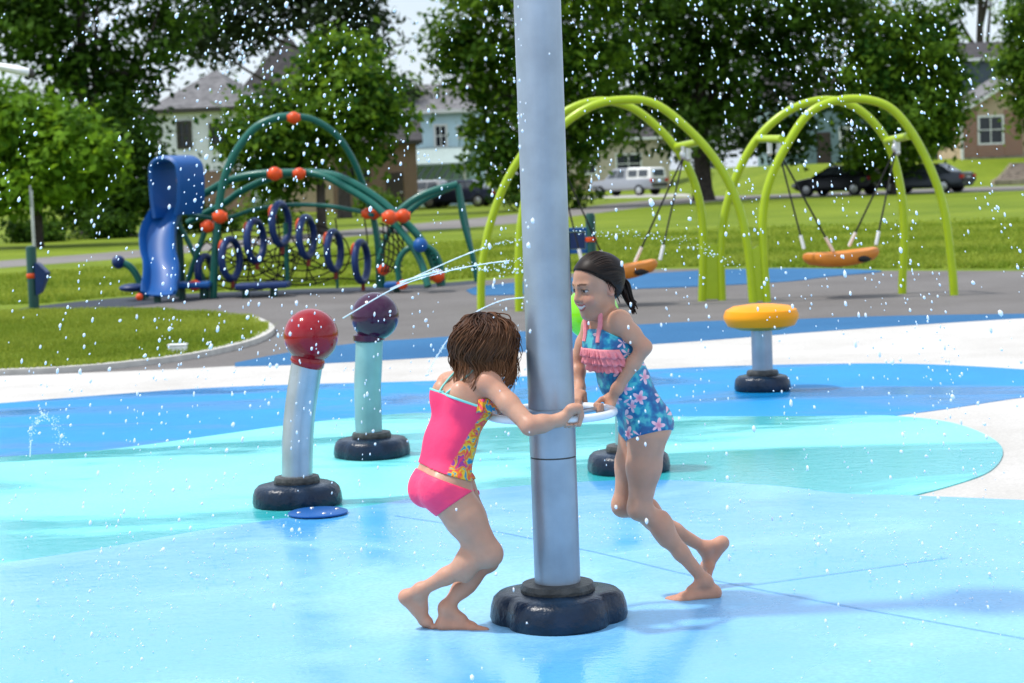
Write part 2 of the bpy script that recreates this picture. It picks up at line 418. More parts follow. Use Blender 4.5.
def inside(poly, x, y):
    """vectorised point in polygon"""
    r_ = np.zeros(len(x), bool); n = len(poly)
    for i in range(n):
        x1, y1 = poly[i]; x2, y2 = poly[(i + 1) % n]
        c = ((y1 > y) != (y2 > y)) & (x < (x2 - x1) * (y - y1) / (y2 - y1 + 1e-12) + x1); r_ ^= c
    return r_
def grass(poly, n, h, z0, mt, seed=1, wd=.012, clump=3., fade=None):
    g = np.random.default_rng(seed); P_ = np.array([(p[0], p[1]) for p in poly])
    lo, hi = P_.min(0), P_.max(0); q = g.uniform(lo, hi, (n, 2)); q = q[inside(P_, q[:, 0], q[:, 1])]
    if fade: q = q[g.uniform(0, 1, len(q)) > (q[:, 1] - fade[0]) / (fade[1] - fade[0])]
    k = len(q); a = g.uniform(0, 2 * np.pi, k); hh = h * g.uniform(.4, 1.2, k) * (1 + .3 * np.sin(q[:, 0] * clump) * np.sin(q[:, 1] * clump * 1.3))
    lean = g.normal(0, .45, (k, 2)) * hh[:, None]; dx = np.stack([np.cos(a), np.sin(a)], 1) * wd
    v = np.zeros((k, 3, 3)); v[:, 0, :2] = q - dx; v[:, 1, :2] = q + dx; v[:, 2, :2] = q + lean; v[:, :2, 2] = z0; v[:, 2, 2] = z0 + hh
    t = np.repeat(np.clip(.5 + .35 * np.sin(q[:, 0] * .9 + 1) * np.sin(q[:, 1] * 1.1) + g.normal(0, .25, k), 0, 1), 3)
    return tag(np_mesh('grass', v.reshape(-1, 3), np.arange(k * 3).reshape(-1, 3), mt, attr=t), kind='stuff')
M['blade'] = leaf_mat('grass_blade', (.13, .21, .014), (.31, .37, .05), .3)
grass(pp, 150000, .06, .033, M['blade'], 3, .011)
fld = [G(*q) for q in [(0, 305), (42, 303.5), (138, 294.5), (250, 289), (400, 283), (480, 278), (600, 269.5), (700, 266.5), (880, 268.5), (1060, 268.5), (1060, 216), (800, 222), (480, 240), (0, 276)]]
grass(fld, 420000, .07, 0, M['blade'], 4, .025, fade=(27, 52))

# ------------------------------------------------------------------ trees
BARK = mat('bark', (.055, .045, .038), rough=.95, bump=.8, bscale=14, var=.4, scale=5)
LF = {
    'dark': leaf_mat('dark_leaf', (.009, .034, .003), (.075, .165, .015), .38),
    'mid': leaf_mat('mid_leaf', (.016, .062, .005), (.15, .27, .02), .38),
    'bright': leaf_mat('bright_leaf', (.05, .13, .008), (.17, .32, .018), .38),
    'grey': leaf_mat('grey_leaf', (.022, .04, .016), (.06, .09, .035), .3),
}
def leaves(blobs, n, size, seed, clump=.5, shell=.55):
    """leaf faces gathered in clumps through the crown's volume"""
    g = np.random.default_rng(seed)
    B = np.array(blobs, float); vol = B[:, 3] * B[:, 4] * B[:, 5]; p = vol ** .75; p /= p.sum()
    nc = max(12, n // 55)
    bi = g.choice(len(B), nc, p=p); d = g.normal(size=(nc, 3)); d /= np.linalg.norm(d, axis=1, keepdims=True)
    rad = 1 - (1 - g.uniform(0, 1, nc) ** (1 / 2.2)) * (1 / shell) * .6; rad = np.clip(rad, .05, 1.0) * g.uniform(.88, 1.1, nc)
    cc = B[bi, :3] + d * B[bi, 3:] * rad[:, None]
    ct = np.clip(g.normal(.42, .33, nc), 0, 1)
    li = g.integers(0, nc, n); cs = clump * g.uniform(.6, 1.5, nc)
    off = g.normal(size=(n, 3)) * cs[li][:, None] * np.array([1, 1, .62]); q = cc[li] + off
    nrm = d[li] * .7 + g.normal(size=(n, 3)) * .7 + np.array([0, 0, .6]); nrm /= np.linalg.norm(nrm, axis=1, keepdims=True)
    t1 = np.cross(nrm, g.normal(size=(n, 3))); t1 /= np.linalg.norm(t1, axis=1, keepdims=True); t2 = np.cross(nrm, t1)
    s_ = size * g.uniform(.6, 1.3, n)[:, None]
    v = np.stack([q - t1 * s_, q - t2 * s_ * .55 + nrm * s_ * .12, q + t1 * s_, q + t2 * s_ * .55 + nrm * s_ * .12], 1)
    t = np.repeat(np.clip(ct[li] + g.normal(0, .15, n), 0, 1), 4)
    return v.reshape(-1, 3), np.arange(n * 4).reshape(-1, 4), t
def tree(name, label, base, blobs, n, size, leaf, trunk_r, seed, clump=.5, group=None, lean=0, trunk_top=None, limbs=7):
    base = Vector(base); t = thing(name, label, 'tree', base, 0, group)
    g = random.Random(seed)
    W = [(base.x + b[0], base.y + b[1], base.z + b[2], b[3], b[4], b[5]) for b in blobs]
    v, f, a = leaves(W, n, size, seed, clump)
    v = v - np.array(base)
    np_mesh('crown', v, f, leaf, t, attr=a)
    mb = MB(); top = trunk_top or max(b[2] for b in blobs) * 1.0
    pts = catmull([base + Vector((lean * k * top + g.uniform(-.12, .12) * (k > 0) * trunk_r * 3, g.uniform(-.1, .1) * trunk_r, top * k)) for k in (0, .3, .6, 1)], 5)
    rr = [trunk_r * (1.25 if i == 0 else 1) * (1 - .75 * i / (len(pts) - 1)) for i in range(len(pts))]
    mb.tube(pts, rr, 9)
    for i in range(limbs):
        b = blobs[i % len(blobs)]
        k = g.uniform(.35, .8); s0 = pts[int(k * (len(pts) - 1))]
        e = base + Vector((b[0] + g.uniform(-.5, .5) * b[3], b[1] + g.uniform(-.5, .5) * b[4], b[2] + g.uniform(0, .5) * b[5]))
        md = (s0 + e) / 2 + Vector((0, 0, -.08 * (e - s0).length))
        c = catmull([s0, md, e], 5); mb.tube(c, [trunk_r * .42 * (1 - .8 * j / (len(c) - 1)) for j in range(len(c))], 6)
    mb.build('trunk', BARK, t)
    return t
def px_tree(name, label, bx, by, D, crown_px, n, size, leaf, tr, seed, depth=1.0, clump=.5, **k):
    """crown_px: list of (px, py, half-width px, half-height px, depth offset) lobes at distance D"""
    b = P(bx, by, D); b.z = rise(b.x, b.y)
    bl = []
    for (cx, cy, hw, hh, dy) in crown_px:
        p = P(cx, cy, D + dy); s_ = (D + dy) / FPX
        bl.append((p.x - b.x, p.y - b.y, p.z - b.z, hw * s_, hw * s_ * depth, hh * s_))
    return tree(name, label, b, bl, n, size, leaf, tr, seed, clump, **k)

px_tree('maple_tree', 'bright yellow-green low maple at the far left of the lawn', 38, 243, 58,
        [(20, 130, 50, 45, 0), (70, 140, 45, 42, -1), (45, 175, 62, 35, -.5), (0, 175, 40, 40, 0), (95, 165, 24, 32, 0), (-40, 150, 50, 60, 0)], 15000, .15, LF['bright'], .16, 11, clump=.32)
px_tree('shade_tree', 'tall dark tree with sky gaps rising behind the bright maple', 92, 238, 72,
        [(20, 15, 55, 42, 0), (80, 60, 38, 50, 0), (155, 15, 38, 40, 2), (125, 75, 28, 30, 1), (60, -30, 90, 40, 0), (135, 85, 26, 40, 1), (115, 125, 38, 50, 0), (200, -15, 40, 30, 0), (165, 45, 30, 24, 0)], 13000, .17, LF['dark'], .42, 12, clump=.5, lean=.02)
px_tree('shade_tree', 'dark tree trunk and foliage beside the white house, left of the blue slide', 125, 235, 68,
        [(118, 150, 30, 60, 0), (118, 190, 40, 35, 0), (150, 205, 14, 18, 0), (85, 195, 40, 32, 1)], 9000, .15, LF['dark'], .2, 13, clump=.45)
px_tree('oak_tree', 'leafy tree standing right behind the tall green climbing arch', 322, 238, 60,
        [(256, 132, 30, 44, 0), (300, 125, 50, 48, 0), (350, 110, 50, 58, 0), (372, 122, 24, 36, 0), (345, 72, 40, 38, 1), (275, 170, 36, 25, 0)], 17000, .14, LF['mid'], .17, 14, clump=.36)
px_tree('elm_tree', 'thin tall greyish tree reaching above the dark roof', 345, 225, 88,
        [(330, 25, 34, 46, 0), (285, 5, 36, 24, 0), (362, 40, 26, 50, 0), (235, 22, 40, 44, 0), (195, 30, 30, 36, 0), (340, -20, 50, 30, 0)], 11000, .17, LF['grey'], .3, 15, clump=.45)
px_tree('elm_tree', 'small greyish tree next to the blue house', 402, 215, 120,
        [(398, 95, 20, 28, 0), (380, 120, 18, 40, 0)], 2600, .2, LF['grey'], .2, 16, clump=.5)
px_tree('linden_tree', 'big dense green tree overhanging the blue house, behind the silver pole', 540, 216, 92,
        [(470, 40, 42, 60, 0), (474, 105, 22, 45, -1), (520, 60, 60, 80, 0), (580, 50, 60, 70, 0), (502, 152, 40, 42, -1), (545, 155, 45, 40, 0), (590, 120, 40, 45, 0), (560, -30, 120, 40, 0)], 26000, .19, LF['mid'], .35, 17, clump=.5)
px_tree('linden_tree', 'huge very dark tree with thick trunk behind the lime swing arches', 704, 200, 101,
        [(640, 60, 60, 70, 0), (710, 50, 70, 70, 0), (780, 55, 65, 75, 0), (690, 120, 75, 40, 0), (780, 125, 45, 32, 0), (720, -20, 140, 50, 0), (625, 115, 30, 35, 0), (820, 10, 55, 45, 1)], 26000, .2, LF['dark'], .5, 18, clump=.55)
px_tree('maple_tree', 'rounded mid-green tree standing between the two dark parked cars', 895, 196, 99,
        [(895, 50, 62, 50, 0), (860, 75, 46, 45, -1), (930, 70, 45, 45, 0), (900, 120, 60, 40, -1), (880, 155, 42, 25, 0), (945, 115, 30, 35, 0), (915, 20, 45, 30, 0)], 22000, .18, LF['mid'], .2, 19, clump=.42)
px_tree('maple_tree', 'green tree cut by the right edge, in front of the brick house', 1050, 186, 104,
        [(1035, 60, 38, 55, 0), (1050, 100, 40, 40, 0), (1030, 20, 36, 30, 0)], 9000, .18, LF['mid'], .25, 20, clump=.42)
px_tree('elm_tree', 'tall bare-trunked tree behind the slate-blue house', 984, 190, 150,
        [(985, -35, 40, 25, 0), (960, -15, 30, 20, 0), (1010, -20, 30, 20, 0)], 4000, .25, LF['dark'], .55, 21, clump=.6, limbs=4)
def shrub(px, py, D, hw, hh, leaf, seed, label):
    b = P(px, py, D); b.z = rise(b.x, b.y); s_ = D / FPX
    t = thing('shrub', label, 'shrub', b)
    v, f, a = leaves([(b.x, b.y, b.z + hh * s_, hw * s_, hw * s_ * .8, hh * s_), (b.x + hw * s_ * .5, b.y, b.z + hh * s_ * .7, hw * s_ * .7, hw * s_ * .6, hh * s_ * .7)], 2600, .09, seed, .2)
    np_mesh('foliage', v - np.array(b), f, leaf, t, attr=a)
    MB().tube([b, b + Vector((0, 0, hh * s_))], [.05, .02], 6).build('stem', BARK, t)
shrub(375, 222, 92, 22, 12, LF['mid'], 31, 'round green shrub below the brown brick house')
shrub(30, 246, 64, 34, 12, LF['dark'], 32, 'dark low shrub under the bright maple')
shrub(100, 240, 66, 34, 14, LF['dark'], 33, 'dark shrub under the tall shade tree')
shrub(205, 230, 70, 30, 14, LF['dark'], 34, 'dark shrub behind the blue slide')
shrub(262, 226, 80, 26, 10, LF['mid'], 35, 'green shrub behind the climbing arch at left of the oak trunk')
shrub(545, 210, 90, 60, 14, LF['dark'], 36, 'wide dark hedge shrub beside the silver pickup')

# far wood: reads as one mass beyond the houses
v_, f_, a_ = leaves([(x, 215 + 12 * math.sin(x * .3), rise(x, 215) + 5, 9, 6, 5 + 2.5 * math.sin(x * .21 + 1)) for x in range(-75, 90, 9)], 30000, .42, 50, 1.1)
tag(np_mesh('far_wood', v_, f_, LF['grey'], attr=a_), 'hazy line of distant trees beyond the houses', 'trees', kind='stuff')
# ------------------------------------------------------------------ houses
M['white_sid'] = siding_mat('white_siding', (.82, .83, .84)); M['blue_sid'] = siding_mat('pale_blue_siding', (.58, .78, .86))
M['slate_sid'] = siding_mat('slate_blue_siding', (.075, .105, .12)); M['teal_sid'] = siding_mat('teal_siding', (.16, .25, .26))
M['beige_sid'] = siding_mat('beige_siding', (.52, .45, .33)); M['tan'] = siding_mat('tan_siding', (.46, .35, .22))
M['brick'] = brick_mat('red_brick', (.24, .10, .07), (.32, .15, .10), (.35, .32, .28)); M['brown_brick'] = brick_mat('brown_brick', (.20, .11, .075), (.27, .15, .10), (.25, .22, .2))
M['roof'] = mat('grey_shingle', (.17, .165, .17), rough=.95, bump=.6, bscale=12, var=.3, scale=3); M['roof_dk'] = mat('dark_shingle', (.055, .05, .052), rough=.95, bump=.6, bscale=12, var=.3, scale=3)
M['trim'] = mat('white_trim', (.75, .75, .73), rough=.5, var=.05); M['dktrim'] = mat('dark_trim', (.05, .045, .04), rough=.6)
M['pane'] = mat('window_glass', (.02, .025, .03), rough=.06, var=.3, scale=1); M['door'] = mat('door_paint', (.05, .035, .03), rough=.4)
M['stone'] = mat('retaining_stone', (.30, .25, .20), rough=.95, bump=.7, bscale=6, var=.35, scale=3)

def house(label, c, w_, d_, h_, roof='gable', rh=2.2, wall=None, roofm=None, wins=(), door=None, rz=0, trim=None, chimney=None, base=None, group=None, name='house', rear_only=False, eave=.35):
    """c: centre of the front wall's foot; local frame: x along the front, -y outwards; wins on the front (x, z, w, h)"""
    t = thing(name, label, 'house', c, rz, group); tr = trim or M['trim']
    mb = MB(); z0 = -1.2
    mb.box((0, d_ / 2, (h_ + z0) / 2), (w_, d_, h_ - z0))
    if roof == 'gable':        # gable towards the viewer
        for y in (0.0, d_): mb.poly([(-w_ / 2, y, h_), (w_ / 2, y, h_), (0, y, h_ + rh)])
    if roof == 'side':
        for x in (-w_ / 2, w_ / 2): mb.poly([(x, 0, h_), (x, d_, h_), (x, d_ / 2, h_ + rh)])
    mb.build('wall', wall, t, smooth=False, world=False)
    if base:
        MB().box((0, -.03, (base[0] + z0) / 2), (w_ + .06, .1, base[0] - z0)).build('wall_base', base[1], t, smooth=False, world=False)
    e = eave; mr = MB(); th = .16
    def slab(q):
        up = Vector((0, 0, th)); q = [Vector(x) for x in q]
        mr.poly([x + up for x in q]); mr.poly(q[::-1])
        for i in range(len(q)):
            a, b = q[i], q[(i + 1) % len(q)]; mr.poly([a, b, b + up, a + up])
    if roof == 'gable':
        k = rh / (w_ / 2)
        for s_ in (-1, 1): slab([(0, -e, h_ + rh), (s_ * (w_ / 2 + e), -e, h_ - e * k), (s_ * (w_ / 2 + e), d_ + e, h_ - e * k), (0, d_ + e, h_ + rh)])
    elif roof == 'side':
        k = rh / (d_ / 2)
        slab([(-w_ / 2 - e, -e, h_ - e * k), (w_ / 2 + e, -e, h_ - e * k), (w_ / 2 + e, d_ / 2, h_ + rh), (-w_ / 2 - e, d_ / 2, h_ + rh)])
        slab([(-w_ / 2 - e, d_ + e, h_ - e * k), (w_ / 2 + e, d_ + e, h_ - e * k), (w_ / 2 + e, d_ / 2, h_ + rh), (-w_ / 2 - e, d_ / 2, h_ + rh)])
    else:                      # hip
        rx = max(0, w_ / 2 - d_ / 2); y2 = d_ / 2
        A, B, C_, D_ = (-w_ / 2 - e, -e, h_), (w_ / 2 + e, -e, h_), (w_ / 2 + e, d_ + e, h_), (-w_ / 2 - e, d_ + e, h_); Q, S_ = (-rx, y2, h_ + rh), (rx, y2, h_ + rh)
        for q in ([A, B, S_, Q], [B, C_, S_], [C_, D_, Q, S_], [D_, A, Q]): mr.poly(q)
        mr.poly([A, D_, C_, B])
        mr.box((0, d_ / 2, h_ - .08), (w_ + 2 * e, d_ + 2 * e, .15))
    ro = mr.build('roof', roofm, t, smooth=False, world=False)
    if roof == 'gable':
        bb = MB(); k = rh / (w_ / 2)
        for s_ in (-1, 1):
            a, b = Vector((0, -e - .03, h_ + rh + .05)), Vector((s_ * (w_ / 2 + e), -e - .03, h_ - e * k + .05)); dd = Vector((0, 0, .24))
            bb.poly([a, b, b - dd, a - dd]); o_ = Vector((0, -.04, 0)); bb.poly([a + o_, b + o_, b - dd + o_, a - dd + o_]); bb.poly([a - dd, b - dd, b - dd + o_, a - dd + o_]); bb.poly([a, b, b + o_, a + o_])
        bb.build('bargeboard', tr, t, smooth=False, world=False)
    else:
        MB().box((0, -e - .03, h_ - .06), (w_ + 2 * e, .05, .2)).build('fascia', tr, t, smooth=False, world=False)
    for (x, z, ww, hh) in wins:
        f = MB()
        for s_ in (-1, 1):
            f.box((x + s_ * (ww / 2), -.03, z), (.13, .12, hh + .13)); f.box((x, -.03, z + s_ * hh / 2), (ww - .13, .116, .13))
        f.box((x, -.03, z), (.06, .06, hh - .13)); f.box((x, -.03, z + .02), (ww - .13, .055, .06))
        fo = f.build('window', tr, t, smooth=False, world=False)
        MB().box((x, -.005, z), (ww - .1, .03, hh - .1)).build('pane', M['pane'], fo, smooth=False, world=False)
    if door:
        x, ww, hh = door
        do = MB().box((x, -.03, hh / 2), (ww, .08, hh)).build('door', M['door'], t, smooth=False, world=False)
        MB().ball((x + ww * .38, -.1, hh * .48), .05, 8, 6).build('handle', M['trim'], do, world=False)
    if chimney:
        x, y, ww, hh = chimney
        MB().box((x, y, h_ + hh / 2), (ww, ww, hh)).box((x, y, h_ + hh + .06), (ww + .16, ww + .16, .12)).build('chimney', M['brown_brick'], ro, smooth=False, world=False)
    return t
def gp(px, D):
    p = P(px, 200, D); return Vector((p.x, p.y, rise(p.x, p.y)))
# left: white two-storey house with grey hip roof, brown brick below
house('white two-storey house with grey roof behind the blue slide', gp(203, 95), 4.6, 6.5, 5.3, 'hip', 2.0, M['white_sid'], M['roof'], wins=[(-.75, 4.1, .6, 1.2), (.9, 4.0, .7, 1.1)], rz=R(-8), base=(2.35, M['brown_brick']), trim=M['dktrim'])
house('house showing only its tall dark grey roof above the trees', gp(288, 112), 6.2, 7, 5.8, 'hip', 4.4, M['tan'], M['roof_dk'], wins=[(-1.2, 4.2, .9, 1.3), (1.2, 4.2, .9, 1.3)], chimney=(1.6, 3.2, .7, 3.9))
house('brown brick house with low dark roof left of the blue house', gp(376, 104), 4.4, 6, 3.6, 'side', 1.0, M['brown_brick'], M['roof_dk'], wins=[(-.8, 2.2, 1.0, 1.1)], door=(1.0, .9, 2.0), rz=R(4), trim=M['dktrim'])
hb = house('pale blue house with a low porch roof', gp(440, 118), 4.2, 8, 5.6, 'side', 1.6, M['blue_sid'], M['roof'], wins=[(.2, 4.1, .7, 1.3), (1.5, 4.3, .55, .7)], rz=R(-4))
pr = MB()
pr.poly([(-2.6, -2.2, 2.5), (1.8, -2.2, 2.5), (2.2, 0, 3.5), (-2.2, 0, 3.5)]); pr.poly([(-2.6, -2.2, 2.4), (1.8, -2.2, 2.4), (1.8, -2.2, 2.5), (-2.6, -2.2, 2.5)]); pr.poly([(-2.6, -2.2, 2.4), (1.8, -2.2, 2.4), (2.2, 0, 2.4), (-2.2, 0, 2.4)])
po = pr.build('porch_roof', mat('awning_cloth', (.36, .44, .42), rough=.8), hb, smooth=False, world=False)
pst = MB()
for i in range(9): pst.box((-2.2 + i * .48, -2.3, 1.95), (.12, .06, .85), Matrix.Rotation(R(35), 3, 'Y'))
pst.build('awning_slats', M['slate_sid'], hb, smooth=False, world=False)
MB().box((-2.4, -2.1, 1.2), (.14, .14, 2.4)).build('porch_post', M['trim'], hb, smooth=False, world=False)
MB().box((1.7, -2.1, 1.2), (.14, .14, 2.4)).build('porch_post', M['trim'], hb, smooth=False, world=False)
house('small white upper-storey house peeking above the pale blue house', gp(425, 140), 4.6, 6, 6.4, 'side', 1.2, M['white_sid'], M['roof'], wins=[(1, 5, .8, 1.2)])
house('beige house half hidden by trees behind the silver pickup', gp(618, 152), 8.0, 7, 3.9, 'side', 1.8, M['beige_sid'], M['roof_dk'], wins=[(.9, 1.95, 1.9, 1.5), (-2.2, 2.0, 1.2, 1.4)], base=(.9, M['tan']))
house('teal sided house seen through the right swing arch', gp(825, 135), 7.2, 7, 4.2, 'side', 2.0, M['teal_sid'], M['roof_dk'], wins=[(-2.0, 1.5, 1.1, 1.3), (1.6, 1.7, 1.0, 1.3)], door=(0, .95, 2.1))
house('slate-blue gabled house beside the brick bungalow', gp(975, 136), 6.4, 9, 6.7, 'side', 1.2, M['slate_sid'], M['roof_dk'], wins=[(-1.9, 4.6, .9, 1.2)])
hr = house('brick bungalow with tan gable and white window at the right edge', gp(1035, 127), 9.2, 7, 3.05, 'gable', 2.6, M['tan'], M['roof'], wins=[(-2.75, 1.75, 1.55, 1.75), (2.6, 1.75, 1.3, 1.5)], door=(.1, 1.0, 2.1), base=(.35, M['stone']))
for x0, x1 in ((-4.55, -3.62), (-1.88, -.75)): MB().box(((x0 + x1) / 2, -.05, 1.55), (x1 - x0, .13, 2.9)).build('brick_panel', M['brick'], hr, smooth=False, world=False)
MB().box((-2.75, -.05, .45), (1.72, .13, .75)).build('brick_panel', M['brick'], hr, smooth=False, world=False)
MB().box((-4.6, -.08, 1.5), (.16, .16, 3.2)).build('corner_trim', M['trim'], hr, smooth=False, world=False)
# stone steps climbing the bank
def steps(px, py, D, n, label, dx):
    b = gp(px, D); t = thing('stone_steps', label, 'steps', b)
    for i in range(n):
        p = Vector((b.x + dx * i, b.y + .8 * i, 0)); z = rise(p.x, p.y)
        MB().box((p.x, p.y, z - .05 + .10), (2.0, .85, .5)).build('step', M['stone'], t, smooth=False, bevel=.02)
steps(832, 180, 117, 8, 'stone steps and low wall climbing the bank left of the black car', .45)
steps(1010, 180, 117, 8, 'stone steps climbing the bank to the brick bungalow', .35)
# utility pole left of the blue house
b = gp(409, 110); t = thing('utility_pole', 'weathered wooden utility pole beside the pale blue house', 'utility pole', b)
MB().tube([b, b + Vector((0, 0, 5.2))], [.14, .11], 8).build('pole', mat('old_wood', (.16, .13, .10), rough=.9), t)
MB().box(b + Vector((0, -.1, 4.8)), (1.3, .1, .12)).build('crossarm', mat('arm_wood', (.12, .1, .08), rough=.9), t, smooth=False)

# ------------------------------------------------------------------ cars
def paint(name, c, metal=.3): return mat(name, c, rough=.28, metal=metal, var=.04, coat=.8)
M['tyre'] = mat('tyre', (.015, .015, .016), rough=.85); M['rim'] = mat('alloy', (.55, .55, .56), rough=.3, metal=.9); M['carglass'] = mat('car_glass', (.05, .06, .07), rough=.05, spec=.6)
M['tail'] = mat('tail_light', (.45, .01, .012), rough=.2, coat=.6); M['lamp'] = mat('head_light', (.7, .7, .68), rough=.1, coat=.6); M['bump'] = mat('bumper_plastic', (.03, .03, .032), rough=.6); M['plate'] = mat('plate', (.6, .6, .6), rough=.5)
def car(name, label, cat, loc, rz, st, cab, pm, L_, W_, wb, wr=.34, group=None, glass_rows=None, rear_glass=True):
    """st: (x, z_low, z_belt, half width); cab: (x_base0, x_roof0, x_roof1, x_base1, z_belt, z_roof, hw_base, hw_roof), x forward"""
    t = thing(name, label, cat, loc, rz, group)
    mb = MB(); rows = []
    for (x, zl, zb, hw) in st:
        rows.append([(x, -hw * .86, zl), (x, -hw, zl + .14), (x, -hw * 1.0, (zl + zb) / 2 + .1), (x, -hw * .93, zb - .03), (x, -hw * .8, zb), (x, hw * .8, zb), (x, hw * .93, zb - .03), (x, hw, (zl + zb) / 2 + .1), (x, hw, zl + .14), (x, hw * .86, zl)])
    mb.grid(rows, closed=True); mb.poly(rows[0]); mb.poly(rows[-1])
    x0, r0, r1, x1, zb, zr, hb, hr = cab
    zb2 = zb - .06
    rows = [[(x0, -hb, zb2), (x1, -hb, zb2), (x1, hb, zb2), (x0, hb, zb2)], [(r0, -hr, zr - .06), (r1, -hr, zr - .06), (r1, hr, zr - .06), (r0, hr, zr - .06)],
            [(r0 + .12, -hr + .12, zr), (r1 - .12, -hr + .12, zr), (r1 - .12, hr - .12, zr), (r0 + .12, hr - .12, zr)]]
    mb.grid(rows, closed=True); mb.poly(rows[-1])
    mb.build('body', pm, t, world=False, auto=32)
    # glass just proud of the cabin
    def on(u, v, side):    # u along base..., v from belt to roof
        a = Vector((x0 + (x1 - x0) * u, side * hb, zb)); b = Vector((r0 + (r1 - r0) * u, side * hr, zr - .08)); return a.lerp(b, v)
    for side in (-1, 1):
        for (u0, u1) in (glass_rows or ((.10, .34), (.37, .62), (.65, .9))):
            g = MB(); o_ = Vector((0, side * .012, .006))
            q = [on(u0, .16, side) + o_, on(u1, .16, side) + o_, on(u1, .9, side) + o_, on(u0, .9, side) + o_]; i_ = Vector((0, -side * .03, 0))
            g.poly(q); g.poly([x + i_ for x in q])
            for k in range(4): g.poly([q[k], q[(k + 1) % 4], q[(k + 1) % 4] + i_, q[k] + i_])
            g.build('side_window', M['carglass'], t, smooth=False, world=False)
    for (xa, ra, sg, nm) in ((x0, r0, -1, 'rear_window'), (x1, r1, 1, 'windscreen')):
        q = []
        for (v, ss) in ((.14, -1), (.14, 1), (.9, 1), (.9, -1)):
            a = Vector((xa, ss * (hb - .1), zb)); b = Vector((ra, ss * (hr - .1), zr - .08)); q.append(a.lerp(b, v) + Vector((sg * .015, 0, .008)))
        g = MB().poly(q); i_ = Vector((-sg * .03, 0, -.01)); g.poly([x + i_ for x in q])
        for k in range(4): g.poly([q[k], q[(k + 1) % 4], q[(k + 1) % 4] + i_, q[k] + i_])
        g.build(nm, M['carglass'], t, smooth=False, world=False)
    xr, xf = st[0][0], st[-1][0]; hw = st[1][3]
    for ss in (-1, 1):
        for xx in (wb / 2, -wb / 2):
            wo = MB().tube([(xx, ss * (W_ / 2 - .2), wr), (xx, ss * (W_ / 2 + .012), wr)], wr, 22).build('wheel', M['tyre'], t, world=False)
            MB().lathe([(wr * .62, 0), (wr * .6, .02), (wr * .2, .035), (.02, .04)], (xx, ss * (W_ / 2 + .012), wr), 16, axis=Vector((0, ss, 0))).build('rim', M['rim'], wo, world=False)
        MB().box((xr + .03, ss * (hw - .16), st[0][2] - .14), (.16, .3, .2)).build('tail_light', M['tail'], t, world=False, bevel=.02)
        MB().box((xf - .06, ss * (hw - .2), st[-1][2] - .08), (.2, .32, .14)).build('headlight', M['lamp'], t, world=False, bevel=.02)
    MB().box((xr - .02, 0, st[0][1] + .2), (.12, W_ * .86, .2)).build('bumper', M['bump'], t, world=False, bevel=.03)
    MB().box((xf + .02, 0, st[-1][1] + .16), (.12, W_ * .86, .2)).build('bumper', M['bump'], t, world=False, bevel=.03)
    MB().box((xr - .015, 0, st[0][2] - .22), (.03, .45, .16)).build('number_plate', M['plate'], t, world=False, smooth=False)
    return t
suv_st = [(-2.2, .42, 1.0, .84), (-2.05, .3, 1.06, .9), (-1.0, .24, 1.02, .92), (.6, .24, .98, .92), (1.3, .26, .94, .9), (2.0, .3, .82, .86), (2.22, .4, .66, .76)]
sed_st = [(-2.3, .42, .92, .8), (-2.15, .3, 1.0, .87), (-1.0, .24, .98, .9), (.6, .24, .94, .9), (1.3, .26, .9, .89), (2.1, .3, .78, .84), (2.34, .4, .62, .74)]
c = gp(839, 101.5); car('parked_car', 'black hatchback parked on the road left of the rounded tree', 'car', c, R(180 - 38), suv_st, (-2.02, -1.6, .25, 1.15, 1.0, 1.52, .84, .62), paint('black_paint', (.008, .009, .013)), 4.4, 1.84, 2.7, group='cars parked along the road')
c = gp(925, 99); car('parked_car', 'dark grey sedan with red tail light parked right of the rounded tree', 'car', c, R(180 - 36), sed_st, (-1.75, -1.05, .35, 1.2, .96, 1.45, .82, .6), paint('grey_paint', (.035, .042, .055)), 4.65, 1.8, 2.75, group='cars parked along the road')
c = gp(417, 113); car('parked_car', 'pale silver car parked in front of the blue house', 'car', c, R(160), suv_st, (-2.02, -1.6, .25, 1.15, 1.0, 1.55, .84, .62), paint('silver_paint', (.42, .43, .44)), 4.4, 1.84, 2.7, group='cars parked along the road')
c = gp(458, 110); car('parked_car', 'dark car parked beside the silver car by the blue house', 'car', c, R(165), sed_st, (-1.75, -1.05, .35, 1.2, .96, 1.5, .82, .6), paint('navy_paint', (.02, .025, .05)), 4.65, 1.8, 2.75, group='cars parked along the road')
pk_st = [(-2.75, .5, 1.14, .86), (-2.65, .42, 1.16, .92), (-1.0, .38, 1.14, .94), (.6, .36, 1.12, .94), (1.35, .38, 1.12, .92), (2.4, .42, 1.05, .9), (2.7, .5, .9, .84)]
c = gp(628, 136); pk = car('pickup_truck', 'silver pickup truck with a white windowed canopy over its bed', 'pickup', c, R(180 - 42), pk_st, (-.55, -.45, .7, 1.4, 1.12, 1.86, .86, .7), paint('pale_silver_paint', (.33, .34, .37)), 5.45, 1.9, 3.4, wr=.37, glass_rows=((.1, .48), (.55, .88)))
mb = MB(); rows = [[(-2.7, -.86, 1.1), (-.6, -.86, 1.1), (-.6, .86, 1.1), (-2.7, .86, 1.1)], [(-2.62, -.76, 1.78), (-.6, -.76, 1.82), (-.6, .76, 1.82), (-2.62, .76, 1.78)], [(-2.5, -.6, 1.86), (-.7, -.6, 1.9), (-.7, .6, 1.9), (-2.5, .6, 1.86)]]
mb.grid(rows, closed=True); mb.poly(rows[-1]); mb.build('canopy', M['trim'], pk, world=False, auto=30)
for ss in (-1, 1):
    for xx in (-1.1, -2.0): MB().box((xx, ss * .815, 1.5), (.72, .05, .42), Matrix.Rotation(ss * R(8), 3, 'X')).build('canopy_window', M['carglass'], pk, world=False, smooth=False)
